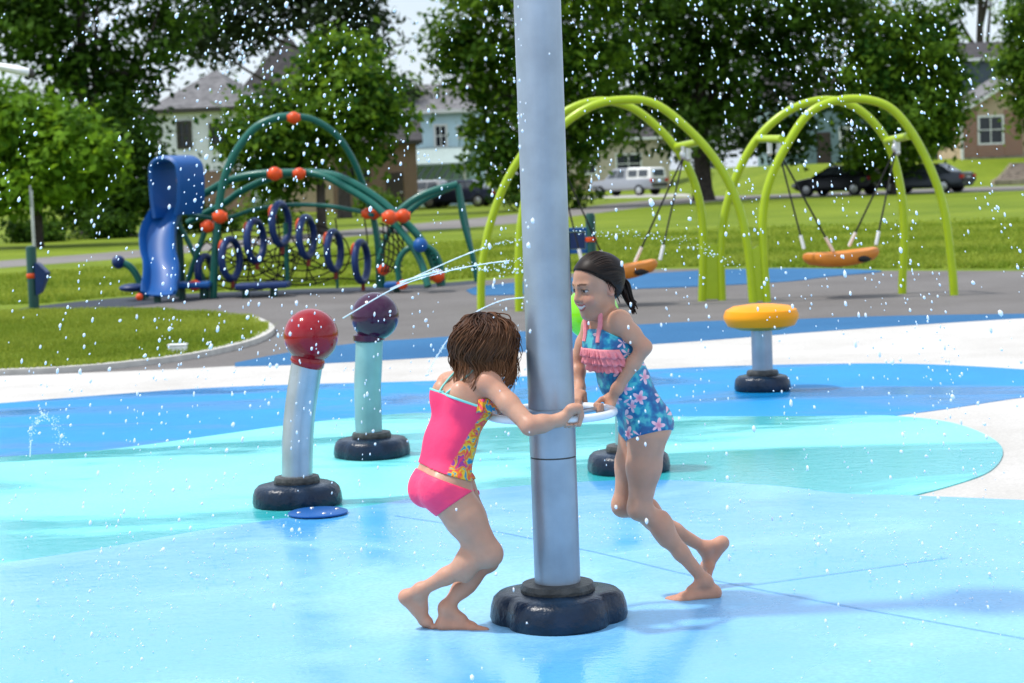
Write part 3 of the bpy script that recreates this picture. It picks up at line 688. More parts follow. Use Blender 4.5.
MB().box((-2.675, 0, 1.5), (.05, 1.1, .42), Matrix.Rotation(R(7), 3, 'Y')).build('canopy_window', M['carglass'], pk, world=False, smooth=False)
# ================================================================== PLAYGROUND
M['lime'] = mat('lime_paint', (.37, .50, .010), rough=.3, var=.05, coat=.4); M['green_tube'] = mat('green_paint', (.006, .115, .085), rough=.3, var=.08, coat=.4)
M['green_post'] = mat('dark_green_paint', (.006, .06, .045), rough=.4, var=.08, coat=.3)
M['orange'] = mat('orange_plastic', (.72, .075, .008), rough=.35, var=.06, coat=.3); M['navy'] = mat('navy_plastic', (.006, .028, .12), rough=.4, var=.1)
M['blue_pl'] = mat('blue_plastic', (.003, .085, .31), rough=.45, var=.08, coat=.4, scale=3); M['rope'] = mat('dark_rope', (.02, .018, .016), rough=.95, bump=.5)
M['saucer'] = mat('amber_plastic', (.62, .21, .025), rough=.45, var=.08); M['black'] = mat('black_rubber', (.012, .012, .014), rough=.6)
M['chain'] = mat('galvanised_metal', (.6, .6, .6), rough=.35, metal=.8); M['red_mulch'] = mat('red_trim', (.2, .03, .02), rough=.7)
DA, DB = 22.95, 22.35
def arch(pts, D, n=7): return catmull([P(x, y, D) for x, y in pts], n)
def toground(pts):
    p = pts[-1]; pts[-1] = Vector((p.x, p.y, 0)); q = pts[0]; pts[0] = Vector((q.x, q.y, 0)); return pts
def frame(label, A, B, cb, platesides):
    a, b = toground(arch(A, DA)), toground(arch(B, DB))
    t = thing('arch_swing_frame', label, 'swing frame', ((a[0].x + a[-1].x) / 2, (DA + DB) / 2, 0), 0, 'lime arch swing frames')
    for q in (a, b): MB().tube(q, .048, 14).build('arch_tube', M['lime'], t)
    for (p1, p2) in cb:
        q1, q2 = P(*p1, DA), P(*p2, DB); MB().tube([q1, q2], .045, 12).build('crossbar', M['lime'], t)
        h = (q1 + q2) / 2; MB().tube([h + Vector((0, 0, -.03)), h + Vector((0, 0, -.16))], .03, 8).ball(h + Vector((0, 0, -.16)), .035, 8, 6).build('hanger', M['chain'], t)
    return t, a, b
A1 = [(481, 309), (482, 270), (490, 225), (508, 178), (535, 138), (565, 112), (597, 101), (630, 107), (660, 130), (684, 160), (698, 195), (703, 235), (702, 302)]
B1 = [(519, 305), (519, 250), (524, 205), (538, 160), (560, 128), (590, 107), (622, 100), (655, 104), (690, 131), (718, 164), (738, 205), (748, 250), (753, 303)]
A2 = [(722, 304), (721, 250), (726, 208), (741, 166), (762, 133), (792, 109), (826, 100), (858, 109), (886, 140), (900, 185), (904, 235), (902, 286)]
B2 = [(767, 305), (764, 260), (763, 215), (770, 180), (788, 143), (812, 111), (848, 99), (885, 105), (910, 130), (932, 172), (945, 215), (954, 286)]
f1, a1, b1 = frame('left lime-green swing frame of two crossing arches, behind the silver pole', A1, B1, [((545, 128), (562, 126)), ((676, 147), (700, 142))], None)
f2, a2, b2 = frame('right lime-green swing frame of two crossing arches, in front of the parked cars', A2, B2, [((757, 139), (782, 139)), ((886, 141), (909, 136))], None)
def plate(parent, p, q, D1, D2):
    x1, x2 = P(p[0], p[1], D1), P(q[0], q[1], D2); z1 = x1.z
    n_ = Vector((0, .02, 0)); mb = MB(); bot = .02
    prof = [(0, z1), (.5, z1 + .05), (1, z1)]
    pts = [x1.lerp(x2, k) for k, _ in prof]; top = [Vector((pp_.x, pp_.y, z)) for pp_, (k, z) in zip(pts, prof)]; bt = [Vector((pp_.x, pp_.y, bot)) for pp_ in pts]
    for s_ in (-1, 1): mb.grid([[x + n_ * s_ for x in top], [x + n_ * s_ for x in bt]])
    mb.grid([[x + n_ for x in top], [x - n_ for x in top]]); mb.build('foot_plate', M['lime'], parent, smooth=False)
plate(f1, (702, 248), (722, 248), DA, DA); plate(f2, (750, 250), (766, 250), DB, DB)

def swing(label, cpx, cpy, D, hw, ropes, rz):
    c = P(cpx, cpy, D)
    t = thing('saucer_swing', label, 'swing', (c.x, c.y, 0), 0, 'amber saucer swings')
    # moulded peanut-shaped dish, tilted, with black undercut pockets
    ro = Matrix.Rotation(rz, 3, 'Y'); mb = MB(); rows = []
    N = 40
    for (k, z) in [(.0, -.115), (.55, -.11), (.85, -.085), (.97, -.035), (1.0, .01), (.96, .05), (.86, .062), (.72, .04), (.4, -.02), (0, -.045)]:
        row = []
        for i in range(N):
            a = 2 * math.pi * i / N
            rx = hw * (1 - .0 * math.cos(2 * a)); ry = hw * .62 * (1 - .16 * math.cos(a * 2))
            sadd = .014 * math.cos(2 * a) * k
            row.append(c + ro @ Vector((rx * k * math.cos(a), ry * k * math.sin(a), z * .95 + sadd)))
        rows.append(row)
    mb.grid(rows, closed=True); mb.build('seat', M['saucer'], t)
    for a in (R(-40), R(140)):
        MB().ball(c + ro @ Vector((hw * .64 * math.cos(a) * 1.12, hw * .60 * math.sin(a) * 1.04, -.035)), (.15, .05, .05), 16, 10, ro @ Matrix.Rotation(a + R(90), 3, 'Z')).build('grip_pocket', M['black'], t)
    for (top, bot) in ropes:
        q1 = P(top[0], top[1], D); q2 = P(bot[0], bot[1], D + bot[2])
        md = q1.lerp(q2, .86)
        ro_ = MB().tube([q1, md], .011, 6).build('rope', M['black'], t); MB().tube([md, q2], .02, 8).build('rope_sleeve', M['trim'], ro_)
    for (x, y) in {r_[0] for r_ in ropes}:
        q = P(x, y, D); MB().tube([q + Vector((0, 0, .1)), q + Vector((0, 0, -.02))], .03, 8).ball(q, (.05, .03, .06), 10, 8).build('shackle', M['chain'], t)
swing('amber saucer swing hanging under the right lime arches', 841, 256, 22.65, .44, [((779, 152), (804, 249, -.2)), ((779, 152), (833, 251, .25)), ((896, 148), (849, 246, .25)), ((896, 148), (876, 245, -.2))], R(-3))
swing('amber saucer swing partly hidden by the girl in the blue swimsuit', 619, 270, 22.65, .45, [((553, 145), (583, 266, -.2)), ((553, 145), (608, 268, .25)), ((684, 155), (635, 262, .25)), ((684, 155), (660, 260, -.2))], R(-6))

# ------------------------------------------------------------------ the climbing structure with slide
OX, OY, SC = 200, 100, 3.2536
def Z(x, y, D): return P(OX + x / SC, OY + y / SC, D)
c = G(290, 291)
ps = thing('climbing_structure', 'green tube climbing structure with blue slide, ring climbers and orange balls', 'play structure', (c.x, c.y, 0))
def zt(pts, D, r_=.052, name='arch_tube', D2=None, down=False, mt=None, n=6):
    N = len(pts); q = [Z(x, y, D + ((D2 - D) * i / (N - 1) if D2 else 0)) for i, (x, y) in enumerate(pts)]
    c_ = catmull(q, n)
    if down: c_[-1].z = 0.0
    return MB().tube(c_, r_, 12).build(name, mt or M['green_tube'], ps)
zt([(42, 648), (48, 520), (58, 380), (75, 270), (110, 180), (175, 95), (245, 60), (305, 52)], 27.3, .055, D2=27.3)
zt([(305, 52), (370, 65), (440, 110), (490, 180), (525, 260), (553, 345), (572, 420), (588, 520), (594, 612)], 27.3, .045, D2=28.3)
zt([(-60, 345), (15, 305), (80, 268), (150, 247), (240, 238), (380, 238), (450, 250), (520, 283), (590, 330), (640, 375), (700, 430), (745, 500), (785, 604)], 28.1, .055, D2=26.9)
zt([(-40, 400), (80, 335), (130, 300), (220, 258), (320, 238), (400, 247), (480, 287), (560, 337), (620, 390), (680, 460), (720, 530), (742, 607)], 28.3, .05, D2=26.6)
zt([(-40, 375), (80, 385), (180, 355), (300, 341), (420, 345), (520, 363), (563, 375)], 28.1, .03, 'rail', D2=27.3)
zt([(650, 600), (644, 535), (668, 490), (715, 474), (755, 487), (782, 535), (790, 604)], 26.9, .04, 'ladder_rail')
zt([(640, 368), (700, 322), (760, 295), (838, 274)], 27.3, .05); zt([(670, 372), (720, 330), (770, 304), (838, 276)], 27.8, .045)
zt([(838, 272), (855, 390), (885, 500), (902, 590)], 27.3, .038, 'post'); zt([(842, 276), (872, 430), (893, 545), (906, 585)], 27.8, .034, 'post')
zt([(563, 375), (578, 480), (582, 610)], 27.5, .04, 'post'); zt([(582, 520), (605, 450), (632, 405)], 27.2, .035, 'brace')
zt([(22, 410), (-10, 500), (-40, 590)], 27.5, .04, 'brace'); zt([(-70, 400), (-20, 500), (30, 640)], 27.6, .035, 'brace'); zt([(20, 410), (60, 395)], 27.4, .03, 'rail')
zt([(278, 400), (285, 610)], 27.7, .035, 'post'); zt([(447, 520), (447, 612)], 27.7, .02, 'post')
for (x, y, D, r_) in [(305, 58, 27.25, .085), (243, 240, 27.1, .095), (323, 240, 27.5, .085), (65, 380, 27.2, .095), (25, 411, 27.3, .09), (545, 370, 27.4, .08), (568, 369, 27.4, .085), (617, 382, 26.75, .10), (661, 378, 26.95, .095), (598, 552, 27.2, .08), (772, 573, 26.8, .095), (658, 600, 26.9, .07), (-18, 603, 27.1, .08)]:
    p = Z(x, y, D); mb = MB().ball(p, r_, 18, 12)
    mb.tube([p + Vector((-r_ * 1.02, 0, 0)), p + Vector((r_ * 1.02, 0, 0))], r_ * .6, 14)
    mb.build('ball_connector', M['orange'], ps)
MB().ball(Z(717, 472, 26.7), .1, 18, 12).build('ball_connector', M['blue_pl'], ps)
# ring climbers
for (x, y, rx, ry, D) in [(100, 517, 28, 64, 27.3), (180, 458, 27, 64, 27.4), (262, 404, 27, 66, 27.5), (347, 446, 24, 64, 27.5), (436, 490, 23, 62, 27.5), (525, 526, 22, 64, 27.5), (18, 560, 24, 52, 27.6)]:
    c_ = Z(x, y, D); s_ = D / FPX / SC; ax = rx * s_ * .74; az = ry * s_; yw = math.acos(min(1, ax / az))
    pts = [c_ + Vector((az * math.cos(a) * math.cos(yw), az * math.cos(a) * math.sin(yw), az * math.sin(a))) for a in np.linspace(0, 2 * math.pi, 29)[:-1]]
    ob = MB().tube(pts, .05, 12, closed=True).build('ring_step', M['navy'], ps)
    k1 = c_ + Vector((-ax * 1.15, -.06, az * .55)); MB().ball(k1, (.06, .06, .12), 10, 8).build('clamp', M['orange'], ob)
    k2 = c_ + Vector((0.01, 0, -az - .03)); MB().tube([k2 + Vector((0, 0, .06)), k2 + Vector((0, 0, -.1))], .028, 8).build('clamp', M['red_mulch'], ob)
# rope net
mb = MB(); gr = random.Random(5)
def rp_(pts, D, r_=.011): mb.tube(catmull([Z(x, y, D) for x, y in pts], 4), r_, 5)
for cx, cy, D in [(330, 500, 27.75), (150, 520, 27.75)]:
    for k in range(10):
        a = math.pi * 2 * k / 10; rp_([(cx, cy), (cx + 95 * math.cos(a), cy + 60 * math.sin(a) + 8), (cx + 165 * math.cos(a), cy + 105 * math.sin(a))], D)
    for q in (.3, .55, .8, 1):
        rp_([(cx + 160 * q * math.cos(a), cy + 100 * q * math.sin(a) + 4 * gr.random()) for a in np.linspace(0, 2 * math.pi, 13)], D)
for k in range(6): rp_([(60 + k * 95, 385 - 10 * (k in (2, 3))), (70 + k * 95, 470), (60 + k * 95, 590)], 27.8)
rp_([(60, 500), (160, 540), (280, 500), (400, 550), (580, 500)], 27.8); rp_([(60, 590), (200, 585), (300, 590), (440, 580), (580, 590)], 27.8)
for k in range(6): rp_([(585, 400 + 25 * k), (625, 420 + 25 * k), (660, 470 + 18 * k)], 27.1)
for k in range(5): rp_([(595 + 15 * k, 400), (600 + 15 * k, 500), (590 + 10 * k, 560)], 27.1)
mb.build('rope_net', M['rope'], ps)
mb = MB()
for k in range(7):
    y = 500 + k * 14; mb.tube([Z(752 + k * 4, y, 26.85), Z(775 + k * 3, y - 4, 26.95)], .014, 6)
mb.build('ladder_rungs', M['green_tube'], ps)
# platforms
def slab_px(x0, x1, y, D, d_, h_, name, mt):
    a, b = Z(x0, y, D), Z(x1, y, D); c_ = (a + b) / 2
    return MB().box((c_.x, c_.y + d_ / 2, c_.z), (b.x - a.x, d_, h_)).build(name, mt, ps, bevel=.03)
sp = slab_px(112, 285, 606, 26.9, .5, .08, 'step_platform', M['navy'])
for x in (148, 240): p = Z(x, 618, 27.1); MB().tube([Vector((p.x, p.y, .0)), Vector((p.x, p.y, p.z + .02))], .05, 10).build('leg', M['green_post'], sp)
sp = slab_px(598, 672, 603, 26.9, .4, .08, 'step_platform', M['blue_pl']); p = Z(640, 612, 27.1); MB().tube([Vector((p.x, p.y, .0)), Vector((p.x, p.y, p.z))], .05, 10).build('leg', M['green_post'], sp)
sp = slab_px(-95, 30, 604, 27.0, .5, .08, 'step_platform', M['blue_pl'])
for x in (-60, 10): p = Z(x, 618, 27.2); MB().tube([Vector((p.x, p.y, .0)), Vector((p.x, p.y, p.z + .02))], .05, 10).build('leg', M['green_post'], sp)
# slide: a U-shaped chute under a hooped hood
def Z2(x, y, D): return P(100 + x / 3.25, 100 + y / 3.25, D)
path = catmull([Z2(x, y, D) for x, y, D in [(236, 345, 27.75), (218, 385, 27.6), (199, 430, 27.45), (198, 490, 27.25), (209, 545, 27.05), (206, 600, 26.8), (194, 632, 26.6)]], 6)
hwid = [.195 + .05 * min(1, i / 14) for i in range(len(path))]
across = Vector((.94, -.34, 0)).normalized()
rows = []
for i, p in enumerate(path):
    t_ = (path[min(i + 1, len(path) - 1)] - path[max(i - 1, 0)]).normalized(); up = across.cross(t_).normalized()
    if up.y > 0: up = -up
    w2 = hwid[i]; row = []
    for u, v in [(-1.12, .13), (-1.02, .16), (-.92, .13), (-.8, .03), (-.5, -.015), (0, -.025), (.5, -.015), (.8, .03), (.92, .13), (1.02, .16), (1.12, .13), (1.0, .0), (.7, -.07), (0, -.085), (-.7, -.07), (-1.0, 0)]:
        k = 1 if i < len(path) - 4 else 1 - .2 * (i - len(path) + 4)
        row.append(p + across * (u * w2) + up * (v * k))
    rows.append(row)
mb = MB().grid(rows, closed=True); mb.poly(rows[0]); mb.poly(rows[-1]); mb.build('slide', M['blue_pl'], ps)
# hood: thick inverted U, its opening facing down the slide
base = Z2(256, 372, 27.6); base2 = Vector((base.x, base.y, base.z)); acr = Vector((.80, -.6, 0)).normalized(); fw = Vector((-.6, -.80, 0)).normalized()
prof = []
for a in np.linspace(0, math.pi, 15): prof.append((-math.cos(a) * .27, .64 + .16 * math.sin(a) - .02))
prof = [(-.24, -.04), (-.27, .2), (-.28, .45)] + prof + [(.28, .45), (.26, .2), (.19, .0)]
for inner in (0,):
    ro_, ri_ = [], []
    for k, (u, v) in enumerate(prof):
        nrm = Vector((u, 0, max(0, v - .6) * 1.6)); 
        nn = (acr * u + Vector((0, 0, max(0, v - .6) * 1.5))).normalized() * .035
        c0 = base2 + acr * u + Vector((0, 0, v))
        flare = .05 * (1 if v > .4 else .4)
        ro_.append([c0 + nn + fw * .24, c0 + nn - fw * .22, c0 - nn - fw * .22, c0 - nn + fw * .24, c0 + fw * .27])
    MB().grid(ro_, closed=True).build('slide_hood', M['blue_pl'], ps)
for x, y, D in [(262, 520, 27.7), (250, 520, 28.0)]:
    p = Z2(x, y, D); MB().tube([Vector((p.x, p.y, 0)), Vector((p.x, p.y, base.z + .1))], .05, 10).build('post', M['green_post'], ps)
p = Z2(186, 640, 26.75); MB().tube([Vector((p.x, p.y, 0)), Vector((p.x, p.y, p.z + .02))], .05, 10).build('leg', M['green_post'], ps)
MB().ball(Z2(128, 640, 26.5), .05, 10, 8).build('slide_bolt', M['orange'], ps)
# spinner at the far left
c = G(140, 299); c = P(140, 299, 27.6); sp = thing('spinner_seat', 'small green spinner with a blue knob left of the slide', 'play equipment', (c.x, c.y, 0))
q = catmull([Z2(60, 525, 27.6), Z2(95, 540, 27.6), Z2(122, 575, 27.6), Z2(135, 615, 27.6)], 6); q.append(Vector((q[-1].x, q[-1].y, 0)))
MB().tube(q, .05, 12).build('curved_stem', M['green_tube'], sp); MB().ball(Z2(60, 527, 27.6), .095, 18, 12).build('knob', M['navy'], sp)
MB().ball(Z2(108, 610, 27.4), (.2, .16, .06), 18, 10).build('seat', M['navy'], sp)
zq = [Z2(158, 520, 27.9), Z2(145, 600, 27.9)]; MB().tube([zq[0], Vector((zq[1].x, zq[1].y, 0))], .05, 10).build('post', M['green_tube'], sp)

# posts with play panels
b = G(34.5, 314); pt = thing('play_post', 'short dark green post with a blue drum panel and orange band at far left', 'play post', b)
top = P(31.5, 246.5, b.y).z
MB().lathe([(.065, 0), (.065, top - .02), (.055, top), (.02, top + .01)], b, 20).build('post', M['green_post'], pt)
MB().lathe([(.069, top - .40), (.075, top - .39), (.075, top - .35), (.069, top - .34)], b, 20).build('band', M['orange'], pt)
pr_ = [(.055, -.20), (.10, -.22), (.21, -.34), (.18, -.42), (.11, -.58), (.055, -.62)]
mbp = MB(); mbp.grid([[b + Vector((x, y, top + z)) for x, z in pr_] for y in (-.10, .10)], closed=True); mbp.poly([b + Vector((x, -.10, top + z)) for x, z in pr_]); mbp.poly([b + Vector((x, .10, top + z)) for x, z in pr_])
mbp.build('panel', M['navy'], pt, bevel=.02, smooth=False)
b = P(592, 272, 24.2); b.z = 0; pt = thing('activity_station', 'dark green post with a blue framed play panel behind the silver pole', 'play panel', b)
MB().lathe([(.06, 0), (.06, P(592, 216, 24.2).z), (.04, P(592, 213, 24.2).z)], b, 18).build('post', M['green_post'], pt)
q1, q2 = P(567, 230, 24.2), P(588, 251, 24.2); cx = (q1 + q2) / 2; W, H = abs(q2.x - q1.x), abs(q1.z - q2.z)
f = MB()
for s_ in (-1, 1): f.box((cx.x + s_ * W / 2, cx.y, cx.z), (.05, .06, H + .05)); f.box((cx.x, cx.y, cx.z + s_ * H / 2), (W - .05, .056, .05))
f.build('panel_frame', M['blue_pl'], pt, bevel=.008); MB().box(cx, (W - .06, .03, H - .06)).build('panel', M['navy'], pt, smooth=False)
MB().lathe([(.064, cx.z - .02), (.07, cx.z - .015), (.07, cx.z + .03), (.064, cx.z + .035)], b, 18).build('band', M['orange'], pt)
b = P(567, 272, 24.2); b.z = 0; MB().lathe([(.05, 0), (.05, cx.z + .15)], b, 14).build('post', M['green_post'], pt)

# thin sign post on the lawn
b = P(36, 281, 33); b.z = 0; sg = thing('sign_post', 'thin grey pole with a small narrow sign in front of the bright maple', 'sign', b)
tz = P(34, 190, 33).z
MB().tube([b, b + Vector((0, 0, tz))], .028, 8).build('pole', M['chain'], sg)
MB().box(b + Vector((0, -.04, tz - .1)), (.05, .02, .35), Matrix.Rotation(R(70), 3, 'Z')).build('sign_plate', mat('sign_back', (.35, .36, .37), rough=.5, metal=.4), sg, bevel=.01)
# street lamp: its head reaches in from outside the left edge
D = 19.0; e = P(33, 73, D); s0 = P(-8, 65, D); bs = P(-75, 300, D); bs = Vector((e.x - 1.1, D, 0))
lp = thing('street_lamp', 'white lamp arm and head reaching in at the upper left edge', 'street lamp', bs)
zt_ = P(-75, 58, D).z
MB().tube([bs, bs + Vector((0, 0, zt_))], [.06, .045], 12).build('pole', M['trim'], lp)
arm = catmull([bs + Vector((0, 0, zt_ - .02)), P(-40, 60, D), s0], 6); MB().tube(arm, .035, 10).build('arm', M['trim'], lp)
rows = []
for k, (u, w2, h2) in enumerate([(0, .04, .03), (.25, .07, .04), (.6, .085, .045), (.9, .075, .04), (1, .04, .025)]):
    c_ = s0.lerp(e, u); rows.append([c_ + Vector((0, w2 * math.cos(a), h2 * math.sin(a))) for a in np.linspace(0, 2 * math.pi, 13)[:-1]])
mb = MB().grid(rows, closed=True); mb.poly(rows[0]); mb.poly(rows[-1]); mb.build('lamp_head', M['trim'], lp)
MB().ball(e + Vector((-.02, 0, 0)), (.035, .06, .045), 12, 8).build('end_cap', M['dktrim'], lp)

# ================================================================== SPLASH FEATURES
def steel(name, c, rough, metal, an=0):
    mt, n, b = new_mat(name); L = n.links.new
    t = nd(n, 'ShaderNodeTexCoord'); mp_ = nd(n, 'ShaderNodeMapping'); mp_.inputs['Scale'].default_value = (60, 60, 1.2); L(t.outputs['Object'], mp_.inputs[0])
    z = nd(n, 'ShaderNodeTexNoise'); z.inputs['Scale'].default_value = 2; z.inputs['Detail'].default_value = 5; L(mp_.outputs[0], z.inputs['Vector'])
    mr = nd(n, 'ShaderNodeMapRange'); mr.inputs[3].default_value = rough * .75; mr.inputs[4].default_value = rough * 1.3; L(z.outputs['Fac'], mr.inputs[0]); L(mr.outputs[0], b.inputs['Roughness'])
    z2 = nd(n, 'ShaderNodeTexNoise'); z2.inputs['Scale'].default_value = 6; z2.inputs['Detail'].default_value = 6; L(t.outputs['Object'], z2.inputs['Vector'])
    r = nd(n, 'ShaderNodeMapRange'); r.inputs[1].default_value = .3; r.inputs[2].default_value = .7; r.inputs[3].default_value = .78; r.inputs[4].default_value = 1.1; L(z2.outputs['Fac'], r.inputs[0])
    mu = nd(n, 'ShaderNodeMixRGB', blend_type='MULTIPLY'); mu.inputs[0].default_value = 1; mu.inputs[1].default_value = c + (1,); L(r.outputs[0], mu.inputs[2]); L(mu.outputs[0], b.inputs['Base Color'])
    b.inputs['Metallic'].default_value = metal
    # wet beads
    v = nd(n, 'ShaderNodeTexVoronoi'); v.inputs['Scale'].default_value = 70; L(t.outputs['Object'], v.inputs['Vector'])
    vr = nd(n, 'ShaderNodeMapRange'); vr.inputs[1].default_value = 0; vr.inputs[2].default_value = .25; vr.inputs[3].default_value = 1; vr.inputs[4].default_value = 0; L(v.outputs['Distance'], vr.inputs[0])
    bp = nd(n, 'ShaderNodeBump'); bp.inputs['Strength'].default_value = .10; bp.inputs['Distance'].default_value = .004; L(vr.outputs[0], bp.inputs['Height']); L(bp.outputs[0], b.inputs['Normal'])
    return mt
M['steel'] = steel('painted_silver', (.34, .39, .45), .40, .6)
M['steel2'] = steel('satin_silver', (.46, .49, .52), .3, .8); M['seafoam'] = steel('seafoam_tube', (.24, .42, .44), .4, .3)
M['base'] = mat('wet_dark_blue_base', (.003, .014, .034), rough=.26, var=.4, scale=14, bump=.25, bscale=45, spec=.3)
M['collar'] = mat('weathered_collar', (.055, .055, .052), rough=.45, var=.5, scale=18, bump=.4, bscale=50)
M['red_ball'] = mat('red_gloss', (.28, .004, .010), rough=.12, var=.06, coat=1, bump=.03, bscale=90); M['purple_ball'] = mat('purple_gloss', (.045, .006, .034), rough=.12, var=.06, coat=1)
M['green_ball'] = mat('green_gloss', (.22, .62, .01), rough=.15, var=.05, coat=1); M['yellow'] = mat('yellow_gloss', (.88, .31, .001), rough=.45, var=.06, spec=.25, scale=5)
M['ring'] = mat('white_ring_paint', (.74, .77, .80), rough=.2, var=.05, coat=.8)
def base_parts(t, R_, ph, h_=.075, collar_r=.12, ctop=.12, lobes=3, notch=.10):
    # dark moulded foot of three rounded lobes
    pr = [(1.0, .0), (1.02, .015), (1.0, .05), (.96, h_ - .004), (.88, h_ + .012), (.74, h_ + .018), (.4, h_ + .022)]
    mb = MB(); rows = []
    n = 60
    for (k, z) in pr:
        row = []
        for i in range(n):
            a = 2 * math.pi * i / n
            lob = 1 - notch * (1 - abs(math.cos(lobes * (a - ph) / 2)) ** .7) if k > .6 else 1
            row.append((R_ * k * lob * math.cos(a), R_ * k * lob * math.sin(a), z * (1 if k > .95 else 1)))
        rows.append(row)
    mb.grid(rows, closed=True); mb.poly(rows[-1]); mb.build('foot', M['base'], t, world=False, auto=60)
    MB().lathe([(collar_r * 1.02, h_ + .01), (collar_r * 1.06, h_ + .03), (collar_r * 1.06, ctop - .015), (collar_r * 1.0, ctop), (collar_r * .6, ctop + .004)], (0, 0, 0), 36).build('collar', M['collar'], t, world=False)
# main pole
pb = G(559, 620, .020)
pole = thing('spray_pole', 'tall silver water spray pole rising out of the frame between the two girls', 'spray pole', pb)
base_parts(pole, .236, R(-92), .082, .119, .128, 3, .22)
MB().lathe([(.0765, .10), (.0765, .5505)], (0, 0, 0), 48).build('lower_tube', M['steel'], pole, world=False)
MB().lathe([(.074, .548), (.0755, .55), (.0755, .556), (.074, .558)], (0, 0, 0), 48).build('seam', M['collar'], pole, world=False)
MB().lathe([(.0772, .556), (.0772, 2.62), (.07, 2.64)], (0, 0, 0), 48).build('upper_tube', M['steel'], pole, world=False)
RINGZ, RINGR = .697, .206
ro_ = MB().tube([Vector((RINGR * math.cos(a), RINGR * math.sin(a), RINGZ)) for a in np.linspace(0, 2 * math.pi, 65)[:-1]], .0135, 14, closed=True).build('hand_ring', M['ring'], pole, world=False)
for a in (R(35), R(155), R(275 + 0)):
    MB().tube([Vector((.075 * math.cos(a), .075 * math.sin(a), RINGZ - .01)), Vector((RINGR * math.cos(a), RINGR * math.sin(a), RINGZ - .003))], .009, 8).build('spoke', M['steel2'], ro_, world=False)
MB().lathe([(.078, .66), (.086, .665), (.086, .712), (.078, .717)], (0, 0, 0), 40).build('ring_hub', M['steel'], pole, world=False)
# spray head above the picture
hd = MB().lathe([(.07, 2.6), (.17, 2.66), (.20, 2.70), (.20, 2.76), (.16, 2.80), (.05, 2.86)], (0, 0, 0), 40).build('spray_head', M['steel'], pole, world=False)
for k in range(24):
    a = 2 * math.pi * k / 24; MB().tube([Vector((.19 * math.cos(a), .19 * math.sin(a), 2.73)), Vector((.24 * math.cos(a), .24 * math.sin(a), 2.75))], .012, 8).build('nozzle', M['collar'], hd, world=False)

def bollard(name, label, px, py, tube_pts, tr, tm, ph, R_=.21):
    b = G(px, py, .02); t = thing(name, label, 'spray bollard', b, 0, 'splash pad spray bollards')
    base_parts(t, R_, ph, .078, .102, .128)
    q = catmull([Vector(p) for p in tube_pts], 6); MB().tube(q, tr, 28).build('tube', tm, t, world=False)
    return t, q[-1]
t, e = bollard('spray_bollard', 'curved silver bollard topped with a glossy red ball', 298, 503, [(0, 0, .1), (.012, 0, .3), (.034, 0, .46), (.075, -.01, .665)], .073, M['steel2'], R(90))
MB().lathe([(.073, 0), (.08, .01), (.08, .035), (.07, .05)], e + Vector((-.005, 0, -.02)), 30, axis=Vector((.3, -.05, 1))).build('ball_neck', M['red_ball'], t, world=False)
MB().ball(e + Vector((.022, 0, .118)), .127, 40, 26).build('ball', M['red_ball'], t, world=False)
t, e = bollard('spray_bollard', 'pale seafoam bollard topped with a dark purple ball', 372.5, 455, [(-.015, 0, .1), (-.012, 0, .35), (.0, 0, .5), (.01, 0, .64)], .074, M['seafoam'], R(40))
MB().lathe([(.073, 0), (.085, .01), (.085, .04), (.07, .05)], e + Vector((-.002, 0, -.02)), 30).build('ball_neck', M['purple_ball'], t, world=False)
MB().ball(e + Vector((.035, 0, .118)), .131, 40, 26).build('ball', M['purple_ball'], t, world=False)
t, e = bollard('spray_bollard', 'bollard with lime-green ball half hidden behind the silver pole', 628, 470, [(0, 0, .1), (.0, 0, .3), (-.035, 0, .5), (-.13, 0, .68)], .06, M['seafoam'], R(10))
MB().lathe([(.063, 0), (.07, .01), (.07, .035), (.06, .05)], e + Vector((.002, 0, -.02)), 30, axis=Vector((-.25, 0, 1))).build('ball_neck', M['green_ball'], t, world=False)
MB().ball(e + Vector((-.025, 0, .115)), .135, 40, 26).build('ball', M['green_ball'], t, world=False)
t, e = bollard('spray_bollard', 'short grey bollard with a flat yellow disc on top, at right on the blue paint', 763, 389, [(0, 0, .1), (0, 0, .25), (0, 0, .42)], .070, M['steel'], R(70), .19)
MB().lathe([(.06, .40), (.15, .405), (.225, .43), (.25, .475), (.252, .50), (.238, .535), (.19, .56), (.1, .572), (.01, .575)], (0, 0, 0), 56).build('disc', M['yellow'], t, world=False)
# flush ground nozzle plate, small marker
b = G(318, 513, .0262); t = thing('ground_spray_plate', 'round deep blue spray plate lying flat by the red bollard', 'spray plate', b)
MB().lathe([(.135, 0), (.135, .006), (.125, .010), (.01, .011)], (0, 0, 0), 40).build('plate', M['blue_pl'], t, world=False)
for k in range(4): a = k * math.pi / 2 + .4; MB().ball(Vector((.09 * math.cos(a), .09 * math.sin(a), .011)), (.01, .01, .004), 8, 6).build('screw', M['chain'], t, world=False)
b = G(178, 353, .05); t = thing('valve_box', 'small white box lying on the edge of the lawn patch', 'box', b)
MB().box((0, 0, .035), (.16, .12, .07)).build('box_body', M['trim'], t, world=False, bevel=.02); MB().box((0, 0, .075), (.17, .13, .012)).build('lid', M['trim'], t, world=False, bevel=.004)
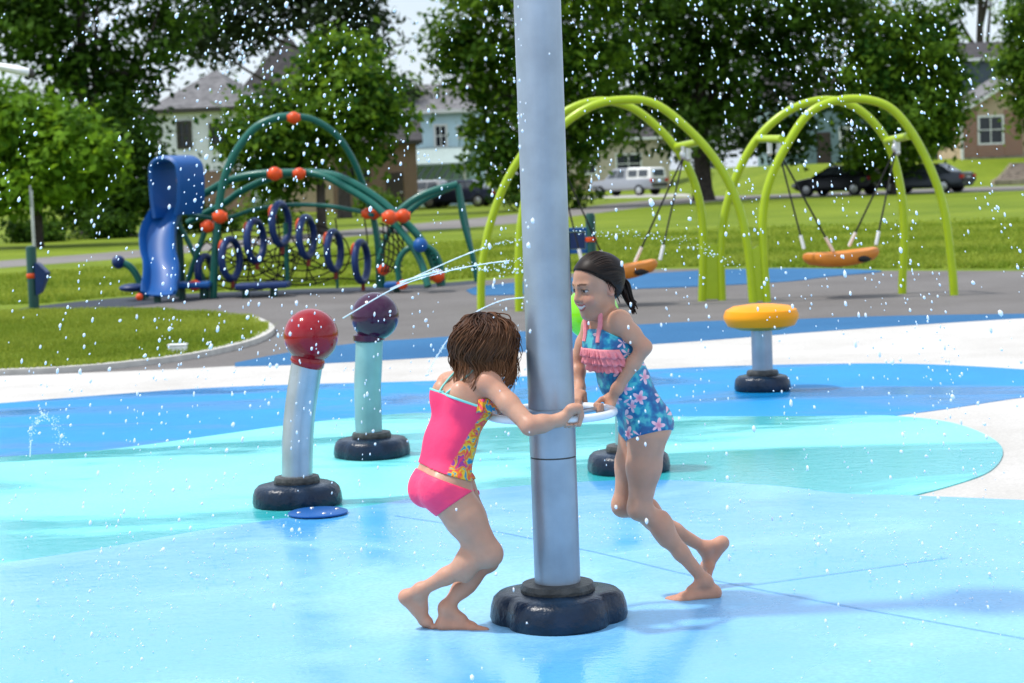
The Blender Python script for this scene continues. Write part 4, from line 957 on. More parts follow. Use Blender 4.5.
# ================================================================== PEOPLE: bodies grown as one implicit surface each
class SDF:
    def __init__(s, lo, hi, h):
        s.lo = np.array(lo, float); s.h = h; s.n = np.ceil((np.array(hi) - s.lo) / h).astype(int) + 1
        s.F = np.full(s.n, 1.0, np.float32)
        s.ax = [s.lo[i] + h * np.arange(s.n[i]) for i in range(3)]
    def clone(s):
        c = SDF.__new__(SDF); c.lo, c.h, c.n, c.ax = s.lo, s.h, s.n, s.ax; c.F = s.F.copy(); return c
    def blank(s): c = s.clone(); c.F[:] = 1.0; return c
    def box(s, lo, hi):
        a = np.clip(np.floor((np.array(lo) - s.lo) / s.h).astype(int), 0, s.n); b = np.clip(np.ceil((np.array(hi) - s.lo) / s.h).astype(int) + 1, 0, s.n)
        sl_ = tuple(slice(a[i], b[i]) for i in range(3))
        X, Y, Z_ = np.meshgrid(s.ax[0][sl_[0]], s.ax[1][sl_[1]], s.ax[2][sl_[2]], indexing='ij')
        return sl_, np.stack([X, Y, Z_], -1)
    def smin(s, sl_, d, k):
        f = s.F[sl_]; d = d.astype(np.float32)
        hh = np.maximum(k - np.abs(f - d), 0) / k
        s.F[sl_] = np.minimum(f, d) - hh * hh * k * .25
    def smax_neg(s, sl_, d, k):      # smooth carve
        f = s.F[sl_]; d = (-d).astype(np.float32)
        hh = np.maximum(k - np.abs(f - d), 0) / k
        s.F[sl_] = np.maximum(f, d) + hh * hh * k * .25
    def cone(s, a, b, ra, rb, k=.02, carve=False):
        a, b = np.array(a, float), np.array(b, float); pad = max(ra, rb) + .045
        sl_, p = s.box(np.minimum(a, b) - pad, np.maximum(a, b) + pad)
        if 0 in p.shape: return
        ab = b - a; t = np.clip(((p - a) @ ab) / max(1e-9, ab @ ab), 0, 1)
        d = np.linalg.norm(p - (a + t[..., None] * ab), axis=-1) - (ra + (rb - ra) * t)
        (s.smax_neg if carve else s.smin)(sl_, d, k)
    def chain(s, pts, rs, k=.015):
        for i in range(len(pts) - 1): s.cone(pts[i], pts[i + 1], rs[i], rs[i + 1], k)
    def ell(s, c, r, axes=None, k=.02, carve=False):
        c = np.array(c, float); r = np.array(r, float); A = np.eye(3) if axes is None else np.array([list(v) for v in axes], float)
        pad = r.max() + .045; sl_, p = s.box(c - pad, c + pad)
        if 0 in p.shape: return
        q = (p - c) @ A.T; k0 = np.linalg.norm(q / r, axis=-1); k1 = np.linalg.norm(q / (r * r), axis=-1)
        d = k0 * (k0 - 1) / np.maximum(k1, 1e-6)
        (s.smax_neg if carve else s.smin)(sl_, d, k)
    def sample(s, p):
        q = (np.atleast_2d(p) - s.lo) / s.h; i = np.clip(np.floor(q).astype(int), 0, s.n - 2); t = np.clip(q - i, 0, 1); r_ = 0
        for dx in (0, 1):
            for dy in (0, 1):
                for dz in (0, 1):
                    w_ = (t[:, 0] if dx else 1 - t[:, 0]) * (t[:, 1] if dy else 1 - t[:, 1]) * (t[:, 2] if dz else 1 - t[:, 2])
                    r_ = r_ + w_ * s.F[i[:, 0] + dx, i[:, 1] + dy, i[:, 2] + dz]
        return r_
    def march(s, c, d, r0=.3):
        """distance from c along d to the outermost surface"""
        t = np.linspace(0, r0, 160); v = s.sample(np.array(c)[None] + t[:, None] * np.array(d)[None]); k = np.where(v < 0)[0]
        return t[k[-1]] if len(k) else 0.0
    def mesh(s, relax=2):
        F = s.F; S = F < 0; n = s.n
        def cs(a, dx, dy, dz): return a[dx:n[0] - 1 + dx, dy:n[1] - 1 + dy, dz:n[2] - 1 + dz]
        cnt = sum(cs(S, i & 1, (i >> 1) & 1, i >> 2).astype(np.int8) for i in range(8))
        act = np.argwhere((cnt > 0) & (cnt < 8)); idx = -np.ones(np.array(n) - 1, np.int64); idx[tuple(act.T)] = np.arange(len(act))
        acc = np.zeros((len(act), 3)); num = np.zeros(len(act))
        cor = [np.array((i & 1, (i >> 1) & 1, i >> 2)) for i in range(8)]
        val = [F[tuple((act + c).T)] for c in cor]
        for i in range(8):
            for ax in range(3):
                if not cor[i][ax]:
                    j = i | (1 << ax); a, b = val[i], val[j]; mm = (a < 0) != (b < 0)
                    t = np.where(mm, a / np.where(a == b, 1, a - b), 0)
                    p = cor[i][None] + np.eye(3)[ax][None] * t[:, None]; acc += p * mm[:, None]; num += mm
        V = s.lo + (act + acc / num[:, None]) * s.h
        Q = []
        for ax in range(3):
            u, v = (ax + 1) % 3, (ax + 2) % 3
            e = np.eye(3, dtype=int)
            A_ = S[tuple(slice(0, n[k] - (k == ax)) for k in range(3))]; B_ = S[tuple(slice(int(k == ax), n[k]) for k in range(3))]
            ed = np.argwhere(A_ != B_); ed = ed[(ed[:, u] > 0) & (ed[:, v] > 0) & (ed[:, u] < n[u] - 1) & (ed[:, v] < n[v] - 1)]
            if not len(ed): continue
            ins = A_[tuple(ed.T)]
            q = np.stack([idx[tuple((ed - e[u] - e[v]).T)], idx[tuple((ed - e[v]).T)], idx[tuple(ed.T)], idx[tuple((ed - e[u]).T)]], 1)
            q[~ins] = q[~ins][:, ::-1]; Q.append(q)
        Q = np.concatenate(Q); Q = Q[(Q >= 0).all(1)]
        for _ in range(relax):
            sm = np.zeros_like(V); c_ = np.zeros(len(V))
            for k in range(4):
                a, b = Q[:, k], Q[:, (k + 1) % 4]
                np.add.at(sm, a, V[b]); np.add.at(c_, a, 1); np.add.at(sm, b, V[a]); np.add.at(c_, b, 1)
            V = V * .5 + .5 * sm / np.maximum(c_, 1)[:, None]
        return V, Q
def unit(v): v = np.array(v, float); return v / np.linalg.norm(v)
def A3(v): return np.array((v[0], v[1], v[2]), float)
def J(px, py, D): return A3(P(px, py, D))

# ---- materials
def skin_mat(name):
    mt, n, b = new_mat(name); L = n.links.new
    a = nd(n, 'ShaderNodeVertexColor'); a.layer_name = 'Col'
    t = nd(n, 'ShaderNodeTexCoord'); z = nd(n, 'ShaderNodeTexNoise'); z.inputs['Scale'].default_value = 28; z.inputs['Detail'].default_value = 5; L(t.outputs['Object'], z.inputs['Vector'])
    mr = nd(n, 'ShaderNodeMapRange'); mr.inputs[1].default_value = .3; mr.inputs[2].default_value = .7; mr.inputs[3].default_value = .92; mr.inputs[4].default_value = 1.05; L(z.outputs['Fac'], mr.inputs[0])
    mu = nd(n, 'ShaderNodeMixRGB', blend_type='MULTIPLY'); mu.inputs[0].default_value = 1; L(a.outputs[0], mu.inputs[1]); L(mr.outputs[0], mu.inputs[2]); z3 = nd(n, 'ShaderNodeTexNoise'); z3.inputs['Scale'].default_value = 7; z3.inputs['Detail'].default_value = 6; L(t.outputs['Object'], z3.inputs['Vector'])
    m3 = nd(n, 'ShaderNodeMixRGB', blend_type='MULTIPLY'); r3 = nd(n, 'ShaderNodeMapRange'); r3.inputs[1].default_value = .48; r3.inputs[2].default_value = .75; r3.inputs[4].default_value = .55; L(z3.outputs['Fac'], r3.inputs[0]); L(r3.outputs[0], m3.inputs[0]); L(mu.outputs[0], m3.inputs[1]); m3.inputs[2].default_value = (.92, .72, .66, 1); L(m3.outputs[0], b.inputs['Base Color'])
    r4 = nd(n, 'ShaderNodeMapRange'); r4.inputs[1].default_value = .35; r4.inputs[2].default_value = .65; r4.inputs[3].default_value = .36; r4.inputs[4].default_value = .65; z4 = nd(n, 'ShaderNodeTexNoise'); z4.inputs['Scale'].default_value = 24; z4.inputs['Detail'].default_value = 5; L(t.outputs['Object'], z4.inputs['Vector']); L(z4.outputs['Fac'], r4.inputs[0]); L(r4.outputs[0], b.inputs['Roughness'])
    b.inputs['Roughness'].default_value = .48; b.inputs['Specular IOR Level'].default_value = .4; b.inputs['Subsurface Weight'].default_value = .25; b.inputs['Subsurface Radius'].default_value = (.011, .004, .002); b.inputs['Subsurface Scale'].default_value = 1
    zb = nd(n, 'ShaderNodeTexNoise'); zb.inputs['Scale'].default_value = 180; L(t.outputs['Object'], zb.inputs['Vector'])
    bp = nd(n, 'ShaderNodeBump'); bp.inputs['Strength'].default_value = .12; bp.inputs['Distance'].default_value = .003; L(zb.outputs['Fac'], bp.inputs['Height']); L(bp.outputs[0], b.inputs['Normal'])
    return mt
SKIN = skin_mat('skin')
def hair_mat(name, c, c2, rough=.4):
    mt, n, b = new_mat(name); L = n.links.new
    a = nd(n, 'ShaderNodeAttribute'); a.attribute_name = 'tint'
    m_ = nd(n, 'ShaderNodeMixRGB'); m_.inputs[1].default_value = c + (1,); m_.inputs[2].default_value = c2 + (1,); L(a.outputs['Fac'], m_.inputs[0]); L(m_.outputs[0], b.inputs['Base Color'])
    b.inputs['Roughness'].default_value = rough; b.inputs['Specular IOR Level'].default_value = .17
    return mt
HAIR_L = hair_mat('brown_hair', (.022, .008, .004), (.19, .074, .028), .45); HAIR_R = hair_mat('wet_dark_hair', (.010, .006, .0045), (.034, .020, .014), .45)
def cloth_noise(n, L, b, sc=300):
    t = nd(n, 'ShaderNodeTexCoord'); z = nd(n, 'ShaderNodeTexNoise'); z.inputs['Scale'].default_value = 22; z.inputs['Detail'].default_value = 4; L(t.outputs['Object'], z.inputs['Vector'])
    bp = nd(n, 'ShaderNodeBump'); bp.inputs['Strength'].default_value = .35; bp.inputs['Distance'].default_value = .012; L(z.outputs['Fac'], bp.inputs['Height']); L(bp.outputs[0], b.inputs['Normal'])
    return t
def flower_mat(name):
    """blue swimsuit cloth with pink blossoms and turquoise leaves"""
    mt, n, b = new_mat(name); L = n.links.new; t = cloth_noise(n, L, b)
    z = nd(n, 'ShaderNodeTexNoise'); z.inputs['Scale'].default_value = 30; z.inputs['Detail'].default_value = 3; L(t.outputs['Object'], z.inputs['Vector'])
    r = nd(n, 'ShaderNodeValToRGB'); cr = r.color_ramp; cr.elements[0].position = .40; cr.elements[0].color = (.004, .09, .26, 1); cr.elements[1].position = .62; cr.elements[1].color = (.06, .44, .48, 1)
    e = cr.elements.new(.52); e.color = (.006, .21, .38, 1); L(z.outputs['Fac'], r.inputs[0])
    v = nd(n, 'ShaderNodeTexVoronoi'); v.inputs['Scale'].default_value = 17; L(t.outputs['Object'], v.inputs['Vector'])
    # petals: the distance to the blossom centre modulated by the angle round it
    sb = nd(n, 'ShaderNodeVectorMath', operation='SUBTRACT'); ms = nd(n, 'ShaderNodeVectorMath', operation='SCALE'); ms.inputs['Scale'].default_value = 1
    L(t.outputs['Object'], sb.inputs[0]); L(v.outputs['Position'], ms.inputs[0]); L(ms.outputs[0], sb.inputs[1])
    sp = nd(n, 'ShaderNodeSeparateXYZ'); L(sb.outputs[0], sp.inputs[0])
    at = nd(n, 'ShaderNodeMath', operation='ARCTAN2'); L(sp.outputs[2], at.inputs[0]); L(sp.outputs[0], at.inputs[1])
    m5 = nd(n, 'ShaderNodeMath', operation='MULTIPLY'); m5.inputs[1].default_value = 5; L(at.outputs[0], m5.inputs[0]); co = nd(n, 'ShaderNodeMath', operation='COSINE'); L(m5.outputs[0], co.inputs[0])
    ma = nd(n, 'ShaderNodeMath', operation='MULTIPLY_ADD'); ma.inputs[1].default_value = .13; ma.inputs[2].default_value = .34; L(co.outputs[0], ma.inputs[0])
    lt = nd(n, 'ShaderNodeMath', operation='LESS_THAN'); L(v.outputs['Distance'], lt.inputs[0]); L(ma.outputs[0], lt.inputs[1])
    rc = nd(n, 'ShaderNodeMath', operation='GREATER_THAN'); rc.inputs[1].default_value = .25; sc_ = nd(n, 'ShaderNodeSeparateXYZ'); L(v.outputs['Color'], sc_.inputs[0]); L(sc_.outputs[0], rc.inputs[0])
    an = nd(n, 'ShaderNodeMath', operation='MULTIPLY'); L(lt.outputs[0], an.inputs[0]); L(rc.outputs[0], an.inputs[1])
    r2 = nd(n, 'ShaderNodeValToRGB'); r2.color_ramp.elements[0].position = .05; r2.color_ramp.elements[0].color = (.62, .10, .22, 1); r2.color_ramp.elements[1].position = .32; r2.color_ramp.elements[1].color = (.85, .50, .58, 1); L(v.outputs['Distance'], r2.inputs[0])
    mx_ = nd(n, 'ShaderNodeMixRGB'); L(an.outputs[0], mx_.inputs[0]); L(r.outputs[0], mx_.inputs[1]); L(r2.outputs[0], mx_.inputs[2]); L(mx_.outputs[0], b.inputs['Base Color'])
    b.inputs['Roughness'].default_value = .45
    return mt
def panel_mat(name):
    """hot pink cloth, its front panel in a melted yellow-orange-turquoise print"""
    mt, n, b = new_mat(name); L = n.links.new; t = cloth_noise(n, L, b)
    z = nd(n, 'ShaderNodeTexNoise'); z.inputs['Scale'].default_value = 21; z.inputs['Detail'].default_value = 2; z.inputs['Distortion'].default_value = 1.2; L(t.outputs['Object'], z.inputs['Vector'])
    r = nd(n, 'ShaderNodeValToRGB'); cr = r.color_ramp; cr.interpolation = 'EASE'
    cr.elements[0].position = .30; cr.elements[0].color = (.02, .22, .45, 1); cr.elements[1].position = .70; cr.elements[1].color = (.90, .05, .15, 1)
    for p_, c_ in ((.37, (.05, .30, .40, 1)), (.42, (.85, .55, .04, 1)), (.48, (.88, .20, .02, 1)), (.53, (.88, .05, .12, 1)), (.58, (.85, .40, .03, 1)), (.62, (.35, .05, .28, 1))): e = cr.elements.new(p_); e.color = c_
    L(z.outputs['Fac'], r.inputs[0])
    a = nd(n, 'ShaderNodeAttribute'); a.attribute_name = 'tint'
    mx_ = nd(n, 'ShaderNodeMixRGB'); L(a.outputs['Fac'], mx_.inputs[0]); mx_.inputs[1].default_value = (.95, .05, .15, 1); L(r.outputs[0], mx_.inputs[2]); L(mx_.outputs[0], b.inputs['Base Color'])
    b.inputs['Roughness'].default_value = .7; b.inputs['Specular IOR Level'].default_value = .25
    return mt
M['flower'] = flower_mat('flower_cloth'); M['hotpink'] = panel_mat('hot_pink_cloth'); M['coral'] = mat('coral_frill', (.86, .27, .30), rough=.6, var=.08, scale=30, bump=.2)
M['teal_trim'] = mat('mint_trim', (.22, .62, .56), rough=.5); M['pinkcloth'] = mat('hot_pink_short', (.95, .05, .15), rough=.5, var=.07, scale=12, bump=.35, bscale=24)

SK = np.array((.54, .285, .185)); PALE = np.array((.60, .345, .24)); RED = np.array((.50, .20, .125)); LIP = np.array((.42, .105, .085))
def foot_sdf(s, ankle, heel, ball, toe, side, sole=.02, k=.014):
    """side: unit vector to the little toe"""
    s.cone(ankle, heel, .022, .022, .016); s.cone(heel, ball, .022, .018, .018); s.cone(ankle, (ankle * .35 + ball * .65) + np.array((0, 0, .006)), .021, .017, .02)
    s.cone(heel + side * .004, ball + side * .018, .018, .014, .016); s.cone(ball - side * .014, ball + side * .022, .016, .013, .014)
    d = toe - ball
    for i, (o_, ln, r_) in enumerate([(-.020, 1.0, .0112), (-.006, .98, .0090), (.006, .9, .0085), (.017, .78, .008), (.027, .62, .0075)]):
        st = ball + side * o_ * .9; s.cone(st, st + d * ln + side * o_ * .12, r_ * 1.1, r_, .004)
def hand_sdf(s, wrist, C_, t_, up, thumb=1, sc=1.0, tr=.0135):
    """hand closed round a bar through C_ with direction t_; up: side of the bar where the knuckles are"""
    a = C_ - wrist; a = a - t_ * (a @ t_) ; a = unit(a); n_ = np.cross(t_, a); n_ = n_ if n_ @ up > 0 else -n_
    rr = tr + .007
    pal = C_ - a * .032 * sc + n_ * (rr * .75)
    s.cone(wrist, pal - a * .01, .019 * sc, .016 * sc, .018)
    for o_ in (-.018, -.006, .006, .018): s.cone(pal - a * .012 + t_ * o_ * .8 * sc, C_ - a * .006 + n_ * (rr + .002) + t_ * o_ * sc, .0125 * sc, .0095 * sc, .010)
    for i, o_ in enumerate((-.0215, -.0072, .0072, .0205)):
        ln = (.92, 1.04, 1.0, .82)[i]
        K = C_ - a * .004 + n_ * (rr + .002) + t_ * o_ * sc
        M1 = C_ + a * (rr + .003) * ln + n_ * .010 + t_ * o_ * sc * .97; M2 = C_ + a * (rr * .85) * ln - n_ * .012 + t_ * o_ * sc * .95; T_ = C_ - a * .004 - n_ * (rr + .001) + t_ * o_ * sc * .93
        s.cone(K, M1, .0082 * sc, .0074 * sc, .003); s.cone(M1, M2, .0074 * sc, .0068 * sc, .003); s.cone(M2, T_, .0068 * sc, .0058 * sc, .003)
    b0 = pal - a * .014 + t_ * thumb * .020 * sc; b1 = C_ - a * (rr + .006) - n_ * .004 + t_ * thumb * .026 * sc; b2 = C_ + a * .002 - n_ * (rr + .001) + t_ * thumb * .021 * sc
    s.cone(b0, b1, .011 * sc, .009 * sc, .008); s.cone(b1, b2, .0088 * sc, .0068 * sc, .003)
class Head:
    def __init__(s, c, f, up, sc=1.0):
        s.c = A3(c); s.f = unit(f); s.l = unit(np.cross(up, s.f)); s.u = np.cross(s.f, s.l); s.sc = sc
    def w(s, x, y, z): return s.c + (s.f * x + s.l * y + s.u * z) * s.sc
    def axes(s): return [s.f, s.l, s.u]
    def loc(s, p): return np.stack([(p - s.c) @ s.f, (p - s.c) @ s.l, (p - s.c) @ s.u], -1) / s.sc
    def build(s, F):
        q = s.sc; ax = s.axes()
        F.ell(s.w(-.008, 0, .03), np.array((.092, .074, .082)) * q, ax, .02)
        F.ell(s.w(.022, 0, -.028), np.array((.060, .058, .075)) * q, ax, .03)
        F.ell(s.w(.030, 0, -.055), np.array((.050, .044, .045)) * q, ax, .03)
        F.cone(s.w(.064, -.010, -.088), s.w(.064, .010, -.088), .017 * q, .017 * q, .025)
        for y in (-1, 1):
            F.ell(s.w(.052, y * .035, -.034), np.array((.030, .026, .024)) * q, ax, .02)
            F.ell(s.w(.084, y * .030, .006), np.array((.014, .018, .011)) * q, ax, .016, carve=True)
            F.ell(s.w(.066, y * .031, .004), np.array((.016, .016, .0145)) * q, ax, .006)
            F.cone(s.w(.080, y * .014, .024), s.w(.068, y * .042, .023), .008 * q, .007 * q, .014)
            F.ell(s.w(-.006, y * .070, -.012), np.array((.015, .008, .026)) * q, ax, .008)
            F.ell(s.w(-.001, y * .078, -.010), np.array((.008, .005, .015)) * q, ax, .004, carve=True)
        F.cone(s.w(.080, 0, .010), s.w(.098, 0, -.024), .0075 * q, .0095 * q, .012)
        for y in (-1, 1): F.ell(s.w(.087, y * .010, -.028), np.array((.010, .008, .007)) * q, ax, .007)
        for i in range(6):      # lips in a smile
            y0, y1 = -.024 + .008 * i, -.016 + .008 * i
            g_ = lambda y: .085 - 12 * y * y
            h_ = lambda y, o: -.054 + o * (1 - (y / .026) ** 2) + 12 * y * y
            F.cone(s.w(g_(y0) - .002, y0, h_(y0, .0065)), s.w(g_(y1) - .002, y1, h_(y1, .0065)), .0048 * q, .0048 * q, .006)
            F.cone(s.w(g_(y0) - .004, y0, h_(y0, -.0085)), s.w(g_(y1) - .004, y1, h_(y1, -.0085)), .0058 * q, .0058 * q, .006)
    def paint(s, V, Cl):
        q = s.loc(V); x, y, z = q.T; fr = (x > .03) & (np.abs(y) < .06) & (z > -.12) & (z < .10)
        def mixc(mask, c, amt=1.0): Cl[mask] = Cl[mask] * (1 - amt) + np.array(c) * amt
        ch = fr & (np.hypot(np.abs(y) - .040, z + .03) < .022); mixc(ch, (.60, .24, .17), .4)
        mz = -.054 + 12 * y * y; dz = z - mz
        mw = np.abs(y) < .031
        mixc(fr & mw & (np.abs(dz + .001) < .0125 * np.sqrt(np.clip(1 - (y / .031) ** 2, 0, 1))), LIP)
        mixc(fr & (np.abs(y) < .026) & (np.abs(dz + .001) < .0050 * np.sqrt(np.clip(1 - (y / .026) ** 2, 0, 1))), (.78, .74, .68))
        for sg in (-1, 1):
            ex, ez = (y - sg * .031) / .0145, (z - .004) / .0048
            mixc(fr & (ex ** 2 + ez ** 2 < 1), (.62, .58, .55)); mixc(fr & ((y - sg * .031) ** 2 + (z - .003) ** 2 < .0066 ** 2) & (ez ** 2 < 1), (.03, .016, .010))
            mixc(fr & (np.abs(ex) < 1.1) & (np.abs(z - (.004 + .0048 * np.sqrt(np.clip(1.2 - ex ** 2, 0, 2)))) < .0026), (.035, .02, .015))
            bz = .0275 - 2.5 * (np.abs(y) - .026) ** 2 * 2
            mixc(fr & (y * sg > .011) & (y * sg < .047) & (np.abs(z - bz) < .0036), (.07, .035, .022), .85)
        mixc((np.abs(y) > .063) & (np.hypot((x + .006) / .017, (z + .012) / .028) < 1), (.56, .25, .165), .8); mixc((np.abs(y) > .066) & (np.hypot((x + .001) / .009, (z + .010) / .016) < 1), RED, .7)
        for sg in (-1, 1): mixc(fr & (np.hypot(y - sg * .0065, z + .0325) < .0035) & (x > .07), (.20, .07, .05))
def person_mesh(name, F, root, mt, colours=None, attr=None, relax=2, smooth=True):
    V, Q = F.mesh(relax); o = np_mesh(name, V - np.array(root.location), Q, mt, root, smooth=smooth, attr=attr(V) if attr else None, colattr={'Col': colours(V)} if colours else None)
    return o
def clip_region(F, G_, t, fn):
    """a garment: the body grown by t, kept where fn(p) < 0"""
    c = G_.clone(); near = np.argwhere(np.abs(G_.F) < .02)
    lo, hi = near.min(0), near.max(0) + 1; sl_ = tuple(slice(a, b) for a, b in zip(lo, hi))
    X, Y, Z_ = np.meshgrid(*[c.ax[i][sl_[i]] for i in range(3)], indexing='ij'); p = np.stack([X, Y, Z_], -1)
    r_ = fn(p).astype(np.float32); o_ = np.full(c.F.shape, 1.0, np.float32); o_[sl_] = np.maximum(c.F[sl_] - t, r_); c.F = o_
    return c
def locks_mesh(name, paths, radii, root, mt, tints, n=6):
    mb = MB(); tt = []
    for p, r_, t in zip(paths, radii, tints):
        b = len(mb.v); mb.tube([Vector(x) for x in p], r_, n); tt += [t] * (len(mb.v) - b)
    o = mb.build(name, mt, root); a = o.data.attributes.new('tint', 'FLOAT', 'POINT'); a.data.foreach_set('value', np.array(tt, np.float32)); return o

H_ = .0034
pbv = A3(pb); RC = pbv + np.array((0, 0, RINGZ))
def ringpt(dx, dy):
    d = unit((dx, dy, 0)); return RC + d * RINGR, np.array((-d[1], d[0], 0)), d

# ---------------------------------------------------------------- girl in pink, left
L_root = thing('person', 'girl with wavy brown hair in a hot pink two-piece swimsuit, reaching round the silver pole', 'person', G(452, 628, .022))
f = unit((math.cos(R(34)), math.sin(R(34)), 0)); lat = unit((f[1], -f[0], 0))       # lat: to her right, towards us
pel, wa, chs = J(442, 481, 6.52), J(450, 442, 6.52), J(463, 403, 6.53)
sR, sL = J(488, 382, 6.45), J(449, 384, 6.64); nb = J(471, 375, 6.54); hc = J(484.5, 350, 6.54)
hR, hL = J(446, 489, 6.46), J(455, 487, 6.58)
kR, aR = J(489, 554, 6.43), J(421, 590, 6.49); heR, baR, toR = J(406, 597, 6.51), J(425, 621, 6.525), J(431, 629, 6.52)
kL, aL = J(486, 560, 6.54), J(446, 608, 6.50); heL, baL, toL = J(444, 624, 6.50), J(471, 627, 6.485), J(483, 629.5, 6.48)
allp = np.array([pel, hc, sR, sL, kR, aR, heR, toL, toR, RC + [.05, -.25, .0], RC + [-.25, .1, 0]]); 
FL = SDF(allp.min(0) - [.12, .16, .035], allp.max(0) + [.10, .14, .14], H_)
core = FL
for s_ in (-1, 1):
    core.cone(pel + lat * s_ * .040, wa + lat * s_ * .034, .069, .055, .04); core.cone(wa + lat * s_ * .034, chs + lat * s_ * .042, .055, .063, .04)
    core.cone(chs + lat * s_ * .045, nb + lat * s_ * .05 - np.array((0, 0, .035)), .061, .043, .04)
core.cone(sR - np.array((0, 0, .004)), sL - np.array((0, 0, .004)), .037, .037, .03); core.cone(nb - np.array((0, 0, .01)), hc, .036, .036, .03)
core.cone(nb + lat * .03 + np.array((0, 0, -.008)), sR, .034, .035, .025); core.cone(nb - lat * .03 + np.array((0, 0, -.008)), sL, .034, .035, .025)
for s_ in (-1, 1): core.ell(chs + lat * s_ * .055 - f * .045 + np.array((0, 0, .03)), (.035, .035, .05), None, .03)     # shoulder blades

for h2, s_ in ((hR, 1), (hL, -1)): core.ell(pel - f * .036 + lat * s_ * .042 + np.array((0, 0, -.028)), (.057, .057, .057), None, .03)
def leg(F, h2, k2, a2, rt, fwd):
    m1 = h2 * .55 + k2 * .45; F.chain([h2, m1, k2], [rt, rt * .79, rt * .53], .03)
    F.ell(k2 + fwd * .010, (.034, .034, .038), None, .025)
    sh = a2 - k2; back = -fwd - unit(sh) * ((-fwd) @ unit(sh)); back = unit(back)
    F.chain([k2 - fwd * .004, k2 + sh * .30 + back * .012, k2 + sh * .62 + back * .004, a2], [.0345, .0345, .0265, .0205], .02)
    F.ell(k2 + sh * .32 + back * .017, (.019, .019, .055), None, .04)
fr_ = unit(np.cross(unit(kR - hR), np.cross(f, unit(kR - hR)))); leg(core, hR, kR, aR, .079, f); leg(core, hL, kL, aL, .070, f)
torso_L = core.clone()
foot_sdf(FL, aR, heR, baR, toR, lat); foot_sdf(FL, aL, heL, baL, toL, -lat)
C1, t1, d1 = ringpt(.062, -.203); eR = J(530, 426, 6.33); wR = J(560, 420, 6.355)
FL.chain([sR, sR * .5 + eR * .5, eR], [.036, .033, .029], .016); FL.chain([eR, eR * .6 + wR * .4, wR], [.029, .0285, .0195], .016)
hand_sdf(FL, wR, C1, t1, np.array((0, -.3, 1.)), 1)
C2, t2, d2 = ringpt(-.19, .10); eL = J(497, 409, 6.68)
wL = C2 + np.array((-.055, -.02, .004))
FL.chain([sL, eL, wL], [.035, .028, .0195], .016); hand_sdf(FL, wL, C2, t2, np.array((0, 0, 1.)), -1)
hd_f = unit(f * math.cos(R(38)) + np.array((0, 0, -1)) * math.sin(R(38)) + np.array((.0, .25, 0))); hd_u = unit(np.array((0, 0, 1)) * math.cos(R(38)) + f * math.sin(R(38)))
HL = Head(hc, hd_f, hd_u, .95); HL.build(FL)
def colL(V):
    C_ = np.tile(SK, (len(V), 1)); k = np.clip((.30 - V[:, 2]) / .25, 0, 1)[:, None]; C_ = C_ * (1 - .25 * k) + RED * 1.1 * .25 * k
    for q in (kR, kL, eR, heR, heL, toR, toL, baR, baL): a = np.exp(-((V - q) ** 2).sum(1) / .03 ** 2)[:, None] * .45; C_ = C_ * (1 - a) + RED * a
    tt = ((V - pel) @ unit(chs - pel)); HL.paint(V, C_); return C_
person_mesh('body', FL, L_root, SKIN, colL)
# two-piece
ax_ = unit(chs - pel)
# garment edges are planes given by picture-free body points: back top edge, hem, waistband, leg openings
top_n = unit(ax_ + f * .10); topc = chs + ax_ * .015
hem_c = J(447, 471, 6.52); hem_n = unit(ax_ + f * .06)
def fn_top(p):
    a = (p - topc) @ top_n - .035 * np.clip((p - chs) @ f / .07, -.2, 1); b = -((p - hem_c) @ hem_n + .003)
    return np.maximum(a, b)
near_f = np.linalg.norm
TP = clip_region(FL, torso_L, .0055, fn_top)
def attrL(V):
    q = (V - chs) @ f - .22 * ((V - chs) @ ax_) * -1
    edge = .018 + .012 * np.sin(((V - chs) @ ax_) * 60)
    t_ = (V - pel) @ ax_; L_ = np.linalg.norm(chs - pel); q = ((V - pel) - t_[:, None] * ax_) @ unit(f + lat * .35); return np.clip((q - (-.035 + .075 * np.clip(t_ / L_, 0, 1.1))) / .005, 0, 1)
person_mesh('swim_top', TP, L_root, M['hotpink'], attr=attrL)
wb_c = J(441, 477.5, 6.52); wb_n = unit(ax_ + f * .12)
def fn_bot(p):
    a = (p - wb_c) @ wb_n; dR, dL = unit(kR - hR), unit(kL - hL)
    # inside the near leg's opening plane or the far one's, whichever leg the point belongs to
    side = (p - (hR + hL) / 2) @ lat
    b = np.where(side > 0, (p - hR) @ unit(dR + lat * .05) - .056, (p - hL) @ dL - .056)
    return np.maximum(a, b)
BT = clip_region(FL, torso_L, .005, fn_bot)
person_mesh('swim_bottom', BT, L_root, M['pinkcloth'])
